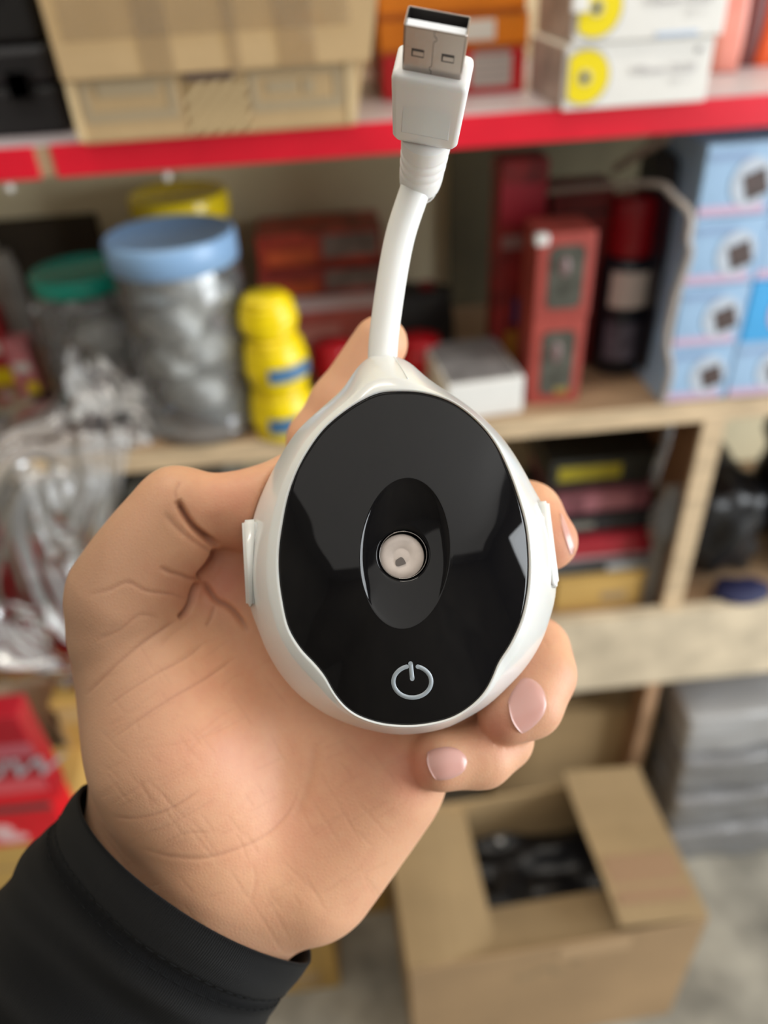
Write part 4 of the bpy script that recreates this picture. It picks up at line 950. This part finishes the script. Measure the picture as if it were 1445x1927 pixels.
# black bagged goods
M_navybag = mat('dark_navy_plastic', (0.02, 0.024, 0.036), 0.28, var=0.5, vscale=14, bump=0.5, bscale=30)
def sack(name, label, cat, g, depth, m, amp, seed, group=None):
    x0, x1, Y, z0, z1 = g; w, h = x1-x0, z1-z0
    t = thing(name, ((x0+x1)/2, Y+depth/2, z0), label, cat, group)
    bm = bmesh.new(); bmesh.ops.create_icosphere(bm, subdivisions=4, radius=1.0)
    for v in bm.verts:
        c = v.co.copy(); s = max(abs(c.x), abs(c.y), abs(c.z)); c = c.lerp(c/s*0.92, 0.75)
        n1 = noise.noise(c*1.7+Vector((seed, 0, 0))); n2 = abs(noise.noise(c*4+Vector((0, seed, 0))))
        c *= 1+amp*n1-amp*n2*.7
        v.co = Vector((c.x*w/2, c.y*depth/2, max(0.0, (c.z+1)*h/2)))
    bmobj('bag', bm, m, t, smooth=True)
    tm = bmesh.new(); bmesh.ops.create_cone(tm, cap_ends=True, segments=10, radius1=w*.10, radius2=w*.02, depth=h*.12)
    bmesh.ops.translate(tm, vec=(w*.05, 0, h*.97), verts=tm.verts); bmobj('knotted_neck', tm, m, t, smooth=True)
    return t
X0_ = on_y(1242, 764, .853)[0]
sack('black_bag', 'tall dark navy plastic bag between the bottle and the blue boxes', 'bag', (geom(1213, 1262, 300, 728, Z=ZM)[0], X0_-.004, .90, ZM, ZM+.30), 0.13, M_navybag, 0.14, 4)
# light blue boxes, two columns of four
M_lb = mat('light_blue_card', (0.33, 0.50, 0.70), 0.4, var=0.10, vscale=18); M_sky = mat('sky_blue_card', (0.06, 0.38, 0.75), 0.4, var=0.1, vscale=18)
M_pinkp = mat('pink_lilac_print', (0.60, 0.42, 0.56), 0.45); M_dev = mat('dark_device_print', (0.07, 0.045, 0.04), 0.5, var=0.4, vscale=70); M_halo = mat('pale_print', (0.52, 0.58, 0.66), 0.45)
Yb_ = 0.853; X0 = on_y(1242, 764, Yb_)[0]; X1 = on_y(1362, 762, Yb_)[0]; Wb = X1-X0; Zt_ = on_y(1390, 268, Yb_)[2]; Hb = (Zt_-ZM)/4
names = ['bottom', 'second', 'third', 'top']
def blue_box():
    t = thing('blue_box', (0, 0, 0), 'x', 'box', 'light blue boxes on the middle shelf')
    w, h = Wb-0.0012, Hb-0.0008
    bmobj('body', box_bm(-w/2, w/2, 0, 0.13, 0, h, 0.0018), M_lb, t)
    panel('pink_band', t, -w*.48, w*.40, h*.04, h*.17, M_pinkp); panel('title_print', t, -w*.44, w*.1, h*.78, h*.88, mat('slate_blue_print', (0.26, 0.38, 0.58), 0.45))
    bm = disc_bm(w*.27, h*.34, -0.0012, 26); bmesh.ops.translate(bm, vec=(w*.16, 0, h*.47), verts=bm.verts); bmobj('pale_print', bm, M_halo, t)
    bm = box_bm(-w*.13, w*.16, -0.0022, -0.0012, -h*.19, h*.17); bmesh.ops.rotate(bm, cent=(0, 0, 0), matrix=Matrix.Rotation(-.35, 3, 'Y'), verts=bm.verts); bmesh.ops.translate(bm, vec=(w*.20, 0, h*.45), verts=bm.verts)
    d = bmobj('device_print', bm, M_dev, t)
    return t
def copy_tree(o, parent=None):
    c = o.copy(); COL.objects.link(c); c.parent = parent
    for ch in [x for x in bpy.data.objects if x.parent == o]: copy_tree(ch, c)
    return c
proto = blue_box(); k = 0
for col_ in range(2):
    for row in range(4):
        o = proto if k == 0 else copy_tree(proto); k += 1
        o.location = (X0+Wb*(col_+.5)+random.uniform(-.0008, .0008)+0.0005*col_, Yb_+random.uniform(0, .004), ZM+Hb*row)
        rowtxt = ('bottom box', 'second box from the shelf', 'third box from the shelf', 'top box')[row]
        o['label'] = f"light blue box, {rowtxt} in the {'left' if col_ == 0 else 'right-hand'} column"
        if col_ == 1 and row == 1:
            o['label'] = 'brighter sky-blue box with round print in the right-hand column'
            for ch in [x for x in bpy.data.objects if x.parent == o]:
                if ch.name.startswith('body'): ch.data = ch.data.copy(); ch.data.materials[0] = M_sky
                if ch.name.startswith('pink_band') or ch.name.startswith('title'): bpy.data.objects.remove(ch)
            bm = disc_bm(Wb*.33, Hb*.38, -0.0011, 30); bmesh.ops.translate(bm, vec=(Wb*.16, 0, Hb*.47), verts=bm.verts); bmobj('pink_ring', bm, M_pinkp, o)
# clear plastic strips of the torn wrapping
M_strip = mat('dusty_clear_strip', (0.34, 0.29, 0.25), 0.3)
def ribbon(name, pts, Ys, wpx, label, parent=None):
    P = spline([on_y(px, py, Y) for (px, py), Y in zip(pts, Ys)], 40); T = np.gradient(P, axis=0); T /= np.linalg.norm(T, axis=1)[:, None]
    N = np.cross(T, CF); N /= np.linalg.norm(N, axis=1)[:, None]; wv_ = wpx/FPX*1.0/2
    V = np.concatenate([P-N*wv_, P+N*wv_, P+N*wv_+[0, .001, 0], P-N*wv_+[0, .001, 0]]); n = len(P); F = []
    for j in range(4):
        for i in range(n-1): F.append((j*n+i, j*n+i+1, ((j+1) % 4)*n+i+1, ((j+1) % 4)*n+i))
    if parent is None:
        o = wmesh(name, V, F, M_strip); tag(o, label, 'wrapping')
        return o
    return wmesh(name, V, F, M_strip, parent)
wr = thing('torn_wrapping', on_y(1250, 755, .84), 'torn clear plastic wrapping hanging over the dark bag and blue boxes', 'wrapping')
ribbon('film_edge', [(1010, 362), (1120, 352), (1235, 346), (1268, 370), (1300, 405), (1296, 450), (1298, 480), (1272, 560), (1256, 640), (1262, 700), (1246, 758)], [.99, .94, .88, .86, .845, .84, .842, .842, .842, .842, .842], 13, '', wr)
ribbon('film_strip', [(1152, 322), (1200, 290), (1262, 255)], [.97, .93, .90], 17, '', wr)
# ------------------------------------------------------------------ lower shelf, right of the hand
g = geom(1040, 1245, 1090, 1165, Z=ZL, Y=.875); t, w, h = boxed('open_tray_box', 'yellow-brown carton on the lower shelf under the dark packs', 'carton', g, 0.2, M_yellowkraft)
panel('printed_mark', t, -w*.1, w*.12, h*.3, h*.55, M_print); zb0 = g[4]
layers = [(1035, 1262, 1058, .89, mat('charcoal_pack', (0.05, 0.055, 0.058), 0.4, var=0.4, vscale=30), 'charcoal flat pack resting on the yellow-brown carton'),
          (1040, 1250, 1012, .90, mat('crimson_white_pack', (0.42, 0.02, 0.035), 0.4, var=0.25, vscale=18), 'red flat pack in the pile on the lower shelf'),
          (1030, 1240, 975, .915, mat('black_flat_pack', (0.03, 0.032, 0.034), 0.45, var=0.3, vscale=20), 'black flat pack above the red one on the lower shelf'),
          (1045, 1220, 925, .93, mat('mauve_pack', (0.30, 0.10, 0.12), 0.45, var=0.5, vscale=22), 'dusty pink and grey flat pack in the lower shelf pile'),
          (1035, 1235, 862, .945, mat('dark_olive_pack', (0.035, 0.036, 0.030), 0.45), 'dark flat pack with yellow stripe, topmost on the lower shelf pile')]
for i, (pl, pr, yt, Y_, m_, lab) in enumerate(layers):
    x0, x1 = on_y(pl, yt+30, Y_)[0], on_y(pr, yt+30, Y_)[0]; z1 = on_y(1140, yt, Y_)[2]
    t, w, h = boxed('flat_pack', lab, 'pack', (x0, x1, Y_, zb0, z1), 0.16, m_, 'flat packs piled on the lower shelf', bev=0.003)
    if i == 4: panel('yellow_stripe', t, -w*.42, w*.16, h*.30, h*.78, mat('mustard_print', (0.48, 0.40, 0.02), 0.5))
    if i == 0: panel('silver_print', t, -w*.05, w*.35, h*.2, h*.8, mat('silver_grey_print', (0.42, 0.43, 0.44), 0.4))
    if i == 1: panel('white_band', t, -w*.5, w*.5, h*.02, h*.16, mat('pinkish_print', (0.55, 0.35, 0.35), 0.5))
    if i == 2: panel('grey_band', t, -w*.48, -w*.1, h*.4, h*.8, mat('olive_grey_print', (0.25, 0.24, 0.2), 0.5))
    if i == 3: panel('pink_print', t, -w*.2, w*.3, h*.1, h*.8, mat('rose_print', (0.50, 0.19, 0.22), 0.5))
    zb0 = z1+0.0003
# clear domed cover leaning in front
p = on_z(1225, 1108, ZL); M_dome = clear_mat('dusty_clear_plastic', (0.80, 0.77, 0.74), 0.4, 0.2, 0.12, 0.3, 30)
t = thing('clear_dome_pack', (p[0]-0.002, .868, ZL), 'dusty clear domed plastic pack hanging left of the plank divider', 'pack')
bm = lathe_bm([(0.001, 0.0), (0.012, 0.002), (0.026, 0.010), (0.032, 0.022), (0.034, 0.030)], 32, cap=False)
bmesh.ops.rotate(bm, cent=(0, 0, 0), matrix=Matrix.Rotation(-math.pi/2, 3, 'X'), verts=bm.verts); bmesh.ops.scale(bm, vec=(1.1, .55, 1.8), verts=bm.verts)
zc_ = on_y(1225, 985, .868)[2]-ZL
bmesh.ops.translate(bm, vec=(-0.004, -0.01, zc_), verts=bm.verts); bmobj('dome', bm, M_dome, t, smooth=True)
Vv, F = tube_np([on_y(1228, 912, .872), on_y(1240, 870, .872), on_y(1252, 838, .872), (on_y(1252, 838, .872)[0]+.001, .874, ZM-.026)], .0065, 10); wmesh('hanging_strap', Vv, F, M_dome, t)
bmobj('backing_card', box_bm(-0.030, 0.026, 0.001, 0.003, 0.0, zc_+0.065, 0.0005), mat('grey_brown_backing', (0.16, 0.14, 0.12), 0.6, var=.3), t)
# right bay: black helmets / bags
sack('black_bag', 'black plastic bag on the lower shelf right of the plank divider', 'bag', (0.53, 0.655, .89, ZL, ZL+.19), 0.2, mat('glossy_black_bag', (0.008, 0.008, 0.009), 0.35, bump=.5, bscale=25), 0.15, 8, 'black bags on the lower shelf')
sack('black_bag', 'larger black bag at the right frame edge on the lower shelf', 'bag', (0.69, 0.89, .87, ZL, ZL+.29), 0.22, MATS['glossy_black_bag'], 0.2, 12, 'black bags on the lower shelf')
lump('navy_cloth', None, (0, 0, 0), (0.05, 0.03, 0.016), mat('navy_cloth', (0.01, 0.012, 0.06), 0.7), .3, 3, 2)
o = bpy.data.objects['navy_cloth']; pz = on_y(1400, 1100, .862); o.location = (pz[0], .866, ZL+.0165); tag(o, 'small navy blue cloth bundle in front of the black bags', 'cloth')
# left bay: grey wrapped bundles behind the bag
M_gw = mat('dark_grey_wrapped', (0.12, 0.13, 0.125), 0.3, var=0.4, vscale=12, bump=0.4, bscale=20)
for (pl, pr, yt, m_, nm, lab) in ((-60, 42, 905, mat('dark_maroon_card', (0.06, 0.035, 0.035), 0.6), 'dark_box', 'dark maroon box at the far left of the lower shelf'), (60, 272, 900, M_gw, 'wrapped_bundle', 'dark grey plastic-wrapped bundle behind the hanging clear bag'), (296, 470, 915, mat('olive_grey_wrapped', (0.17, 0.17, 0.145), 0.35, var=0.4, vscale=12), 'wrapped_bundle', 'olive grey wrapped bundle behind the thumb')):
    Y_ = .93; x0, x1 = on_y(pl, 1150, Y_)[0], on_y(pr, 1150, Y_)[0]; z1 = on_y((pl+pr)/2, yt, Y_)[2]
    t, w, h = boxed(nm, lab, 'bundle', (x0, x1, Y_, ZL, min(z1, ZM-.03)), 0.22, m_, slump=0.012, bev=0.008)
    bmobj('strap', box_bm(-w/2-0.001, w/2+0.001, -0.008, -0.004, h*.45, h*.50), M_grey, t)
# ------------------------------------------------------------------ under the rail and on the floor
g = geom(925, 1190, 1345, 1520, Z=0.0, Y=.90); g = (g[0], g[1], .90, 0.0, on_y(1060, 1342, .90)[2])
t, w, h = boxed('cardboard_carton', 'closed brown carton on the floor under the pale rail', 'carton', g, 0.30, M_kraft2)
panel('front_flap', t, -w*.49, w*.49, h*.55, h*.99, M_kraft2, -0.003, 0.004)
sack('dark_bundle', 'dark purple-grey bundle lying on the closed carton under the rail', 'bundle', (g[0]+.03, g[1]-.02, .93, g[4], g[4]+.055), 0.16, mat('purple_grey_film', (0.05, 0.038, 0.045), 0.4), 0.2, 3)
M_wrap = mat('grey_wrapped_pack', (0.30, 0.29, 0.32), 0.3, var=0.35, vscale=14, bump=0.4, bscale=22); M_film = clear_mat('pack_film', (0.90, 0.90, 0.92), 0.45, 0.18, 0.22, 0.6, 16)
zz0 = 0.0; hs = [.10, .095, .10, .10]
for k in range(4):
    t = thing('wrapped_pack', (0.715, .775+.012*k, zz0), ('grey film-wrapped pack on the floor at the right edge, lowest of four', 'grey film-wrapped pack, second from the floor at the right edge', 'grey film-wrapped pack, third from the floor at the right edge', 'grey film-wrapped pack at the right edge, topmost, paler and crumpled')[k], 'pack', 'film-wrapped packs under the rail')
    bm = box_bm(-.16, .20, 0, .26, .004, hs[k]-.012, 0.012, seg=3); bmesh.ops.subdivide_edges(bm, edges=[e for e in bm.edges if e.calc_length() > .05], cuts=5, use_grid_fill=True)
    for v in bm.verts: v.co += Vector(noise.noise_vector(v.co*12+Vector((k*3, 0, 0))))*.006*(1 if v.co.z > .006 else 0)
    bmobj('contents', bm, M_wrap, t, smooth=True)
    bm = box_bm(-.165, .205, -.008, .265, 0.0, hs[k]-.002, 0.010, seg=3); bmesh.ops.subdivide_edges(bm, edges=[e for e in bm.edges if e.calc_length() > .05], cuts=14, use_grid_fill=True)
    for v in bm.verts:
        if v.co.z > .003: v.co += Vector(noise.noise_vector(v.co*Vector((14, 14, 30))+Vector((0, k*5, 0))))*.009
        v.co.z = min(max(v.co.z, 0), hs[k])
    bmobj('plastic_film', bm, M_film if k < 3 else clear_mat('pale_pack_film', (0.93, 0.93, 0.92), 0.5, 0.2, 0.45, 0.7, 14), t, smooth=True)
    zz0 += hs[k]+.0005
# open carton
FLc, FRc, BRc = on_z(770, 1829, .33), on_z(1332, 1731, .33), on_z(1203, 1455, .33)
BLc = FLc+(BRc-FRc)
oc = thing('open_carton', (FLc[0], FLc[1], 0), 'open brown cardboard carton on the floor with its side flaps folded in', 'carton')
O = np.array(oc.location); U1 = (FRc-FLc); Wc = np.linalg.norm(U1); U1 /= Wc; V1_ = (BLc-FLc); Dc = np.linalg.norm(V1_); V1_ /= Dc; Hc = .33
def obox(name, a0, a1, b0, b1, z0, z1, m, parent=oc, dz=None, bev=0.0008):
    """box in the carton's own axes; dz(a, b) lifts points"""
    bm = box_bm(a0, a1, b0, b1, z0, z1, bev)
    bmesh.ops.subdivide_edges(bm, edges=[e for e in bm.edges if e.calc_length() > .1], cuts=4, use_grid_fill=True) if dz else None
    for v in bm.verts:
        a, b, z = v.co
        if dz: z += dz(a, b)
        q = U1*a+V1_*b; v.co = Vector((q[0], q[1], z))
    return bmobj(name, bm, m, parent)
M_kraft_oc = mat('dull_kraft_cardboard', (0.33, 0.225, 0.11), 0.8, var=0.14, vscale=6)
wr_ = mat('worn_kraft_front', (0.40, 0.26, 0.135), 0.8, var=0.12, vscale=5)
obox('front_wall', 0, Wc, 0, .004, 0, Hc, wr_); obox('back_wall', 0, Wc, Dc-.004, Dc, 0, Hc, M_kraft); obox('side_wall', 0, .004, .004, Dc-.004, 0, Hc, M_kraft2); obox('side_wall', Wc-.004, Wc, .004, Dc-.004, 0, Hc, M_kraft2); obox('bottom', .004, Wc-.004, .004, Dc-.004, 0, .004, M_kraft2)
obox('left_flap', -.002, .135, .004, Dc-.004, Hc+.001, Hc+.004, M_kraft_oc, dz=lambda a, b: -.035*max(0, a)/.135+.012*math.sin(a*20))
obox('right_flap', Wc-.135, Wc+.002, .002, Dc+.012, Hc+.001, Hc+.004, M_kraft_oc, dz=lambda a, b: .018*max(0, Wc-a)/.135+.004*math.sin(b*25))
obox('front_flap', .07, Wc-.03, .006, .088, Hc-.016, Hc-.013, M_inner, dz=lambda a, b: -.35*(b-.006))
obox('flap_patch', Wc-.125, Wc-.01, .03, .105, Hc+.0046, Hc+.0052, mat('reddish_kraft_stain', (0.31, 0.185, 0.10), 0.8), dz=lambda a, b: .018*max(0, Wc-a)/.135+.004*math.sin(b*25))
obox('side_crease', -.0008, .0, .004, Dc-.004, Hc*.9, Hc*.91, M_print)
for (a, z, ra, rz_) in ((.205, .262, .013, .009), (.225, .247, .010, .008), (.175, .250, .016, .008), (.25, .268, .010, .006)):
    obox('stamp_mark', a-ra, a+ra, -.0012, -.0004, z-rz_*.6, z+rz_*.6, M_print, bev=0)
obox('pale_patch', .22, .33, -.0010, -.0003, .285, .322, mat('pale_kraft_patch', (0.48, 0.32, 0.175), 0.8), bev=0)
# black plastic inside
p = FLc+U1*.2+V1_*.15
t = thing('black_liner_bag', (p[0], p[1], 0.0045), 'crumpled black plastic inside the open carton', 'bag')
bm = bmesh.new(); bmesh.ops.create_grid(bm, x_segments=40, y_segments=28, size=1.0)
for v in bm.verts:
    a, b = v.co.x, v.co.y; z = .20+.03*noise.noise(Vector((a*2.5, b*2.5, 1)))+.012*abs(noise.noise(Vector((a*7, b*7, 4)))); q = U1*a*.19+V1_*b*.10
    v.co = Vector((q[0], q[1], z))
bmesh.ops.solidify(bm, geom=bm.faces[:], thickness=.004); bmobj('plastic_sheet', bm, mat('crumpled_black_plastic', (0.008, 0.008, 0.010), 0.35, bump=.5, bscale=40), t, smooth=True)
bmobj('bag_fill', box_bm(-.15, .15, -.08, .08, 0, .16, .01), M_dark, t)
lump('foil_scrap', t, (-.01, .07, .235), (.010, .008, .006), mat('silver_foil', (0.6, 0.6, 0.6), 0.3, metal=.8), .4, 2, 4)
# cartons at the bottom left and left
for (pl, pr, yt, yb, Y_, dpt, m_, lab) in ((470, 642, 1600, 1862, .612, .12, M_yellowkraft, 'yellow-brown carton on the floor right of the sleeve cuff'), (655, 735, 1590, 1728, .735, .10, M_yellowkraft, 'small yellow-brown carton left of the open carton')):
    x0, x1 = on_y(pl, yb, Y_)[0], on_y(pr, yb, Y_)[0]; z1 = on_y((pl+pr)/2, yt, Y_)[2]
    t, w, h = boxed('floor_carton', lab, 'carton', (x0, x1, Y_, 0.0, z1), dpt, m_)
    panel('carton_seam', t, w*.30, w*.31, 0.002, h*.98, M_print)
    panel('kraft_patch', t, w*.02, w*.28, h*.04, h*.16, M_kraft) if pl < 500 else None
# red tool boxes on a carton at the far left
zA = on_y(60, 1588, .62)[2]; x0, x1 = on_y(-260, 1588, .62)[0], on_y(120, 1588, .62)[0]
t, w, h = boxed('floor_carton', 'tall yellow-brown carton under the red tool boxes at far left', 'carton', (x0, x1, .62, 0.0, zA), .16, M_yellowkraft)
panel('carton_seam', t, -w/2, w/2, h*.90, h*.905, M_print)
M_rt = mat('vivid_red_card', (0.75, 0.008, 0.02), 0.35, var=0.08, vscale=15); M_rt2 = mat('deep_red_card', (0.42, 0.008, 0.02), 0.35, var=0.15, vscale=15)
zc1 = on_y(60, 1512, .62)[2]; zc2 = on_y(60, 1340, .625)[2]; M_lett = mat('grey_lettering', (0.42, 0.42, 0.45), 0.4); M_blobw = mat('pale_pink_print', (0.85, 0.55, 0.55), 0.4)
xr = on_y(122, 1560, .62)[0]
t, w, h = boxed('red_tool_box', 'bright red tool box with pale emblem, lower of the two at far left', 'box', (xr-.28, xr, .62, zA, zc1), .05, M_rt, 'red tool boxes at far left')
bm = disc_bm(.014, .013, -.0012, 20); bmesh.ops.translate(bm, vec=(w*.5-.078, 0, h*.42), verts=bm.verts); bmobj('pale_emblem', bm, M_blobw, t)
bm = disc_bm(.022, .009, -.0010, 20); bmesh.ops.translate(bm, vec=(w*.5-.072, 0, h*.22), verts=bm.verts); bmobj('pale_emblem', bm, M_blobw, t)
panel('dark_lid_edge', t, -w/2, w/2, h*.86, h*.99, mat('dark_grey_edge', (0.06, 0.055, 0.055), 0.5))
t, w, h = boxed('red_tool_box', 'deep red tool box with slanted grey letters, upper of the two at far left', 'box', (xr-.270, xr+.011, .622, zc1+.0004, zc2), .035, M_rt2, 'red tool boxes at far left')
panel('pale_red_band', t, -w/2, w/2, h*.56, h*.70, mat('rose_band', (0.50, 0.11, 0.14), 0.4)); panel('red_band', t, -w/2, w/2, h*.02, h*.14, M_rt); panel('light_red_band', t, -w/2, w/2-.006, h*.14, h*.30, mat('coral_band', (0.72, 0.10, 0.12), 0.4))
face_text('lettering', 'UW', h*.30, M_lett, t, w*.5-.040, h*.42, shear=.45, sx=1.25, bold=.0006)
bm = disc_bm(.016, .010, -.0014, 20); bmesh.ops.translate(bm, vec=(w*.5-.085, 0, h*.72), verts=bm.verts); bmobj('white_emblem', bm, M_blobw, t)
# carton behind them
g = (on_y(60, 1400, .70)[0], on_y(230, 1400, .70)[0], .775, 0.0, on_y(130, 1322, .775)[2])
t, w, h = boxed('floor_carton', 'tall yellow carton between the red tool boxes and the palm', 'carton', g, .07, mat('bright_yellow_kraft', (0.62, 0.38, 0.10), 0.7, var=.08))
panel('carton_edge', t, -w/2, -w/2+.006, 0.002, h*.98, M_kraft); panel('top_tape', t, -w/2, w/2, h*.93, h*.985, mat('tan_tape', (0.66, 0.46, 0.2), 0.4))
# ------------------------------------------------------------------ clear crumpled bags
M_bag = clear_mat('crumpled_clear_film', (0.90, 0.90, 0.89), 0.40, 0.16, 0.27, 0.25, 9)
def crumple(name, parent, path, half_w, m, amp, seed, nu=110, nv=90, xskew=0.0):
    """sheet following path [(x, y, z)], half width across X, crushed by ridged noise"""
    P = spline(path, nu); hw = np.interp(np.linspace(0, 1, nu), np.linspace(0, 1, len(half_w)), half_w); V = []; F = []
    T = np.gradient(P, axis=0); T /= np.linalg.norm(T, axis=1)[:, None]; N = np.cross(T, [1, 0, 0]); N /= np.linalg.norm(N, axis=1)[:, None]
    for i in range(nu):
        for j in range(nv):
            s = j/(nv-1)*2-1; wv0 = noise.noise(Vector((s*1.3, i/nu*2.5, seed)))
            a = Vector((s*hw[i]*9+i/nu*2.2+1.3*wv0+seed, i/nu*1.3+.6*wv0, seed*.7)); a2 = Vector((s*hw[i]*16+seed, i/nu*5, seed))
            n1 = noise.noise(a*.6); n2 = abs(noise.noise(a*1.5)); n3 = abs(noise.noise(a*3.0)); n4 = abs(noise.noise(a2*1.3))
            d = amp*(1.6*n1+1.3*(.5-n2)+.45*(.5-n3)+.25*(.5-n4))
            V.append(P[i]+np.array([s*hw[i]*(1+.12*n1)+xskew*i/nu, 0, 0])-N[i]*d*1.2+np.array([0, 0, .6*amp*n2]))
    for i in range(nu-1):
        for j in range(nv-1): F.append((i*nv+j, i*nv+j+1, (i+1)*nv+j+1, (i+1)*nv+j))
    return wmesh(name, np.array(V), F, m, parent)
t = thing('clear_plastic_bag', (-.44, .83, .66), 'large crumpled clear plastic bag hanging off the middle shelf at left', 'bag')
crumple('bag_film', t, [(-.38, 1.0, 1.03), (-.385, .93, 1.05), (-.395, .85, 1.03), (-.405, .815, .96), (-.41, .80, .86), (-.415, .785, .76), (-.42, .775, .69), (-.42, .79, .655)], [.10, .13, .14, .12, .09, .12, .15, .14], M_bag, .020, 2.3)
crumple('bag_gather', t, [(-.36, .86, 1.01), (-.35, .82, .97), (-.37, .80, .90), (-.385, .80, .83)], [.075, .05, .035, .03], M_bag, .018, 7.1, 60, 50)
crumple('bag_gather', t, [(-.47, .80, .80), (-.45, .775, .75), (-.43, .765, .70), (-.42, .78, .66)], [.05, .085, .10, .09], clear_mat('white_crumpled_film', (0.92, 0.92, 0.91), 0.4, 0.15, 0.62, 0.5, 16), .022, 11.1, 60, 60)
t = thing('clear_plastic_bag', (-.28, .87, ZM), 'small whitish clear bag slumped in front of the teal-lidded jar', 'bag')
crumple('bag_film', t, [(-.315, .94, 1.10), (-.30, .90, 1.075), (-.285, .875, 1.035), (-.265, .862, 1.012), (-.245, .850, 1.006)], [.02, .045, .055, .06, .035], MATS['white_crumpled_film'], .016, 4.4, 70, 60)
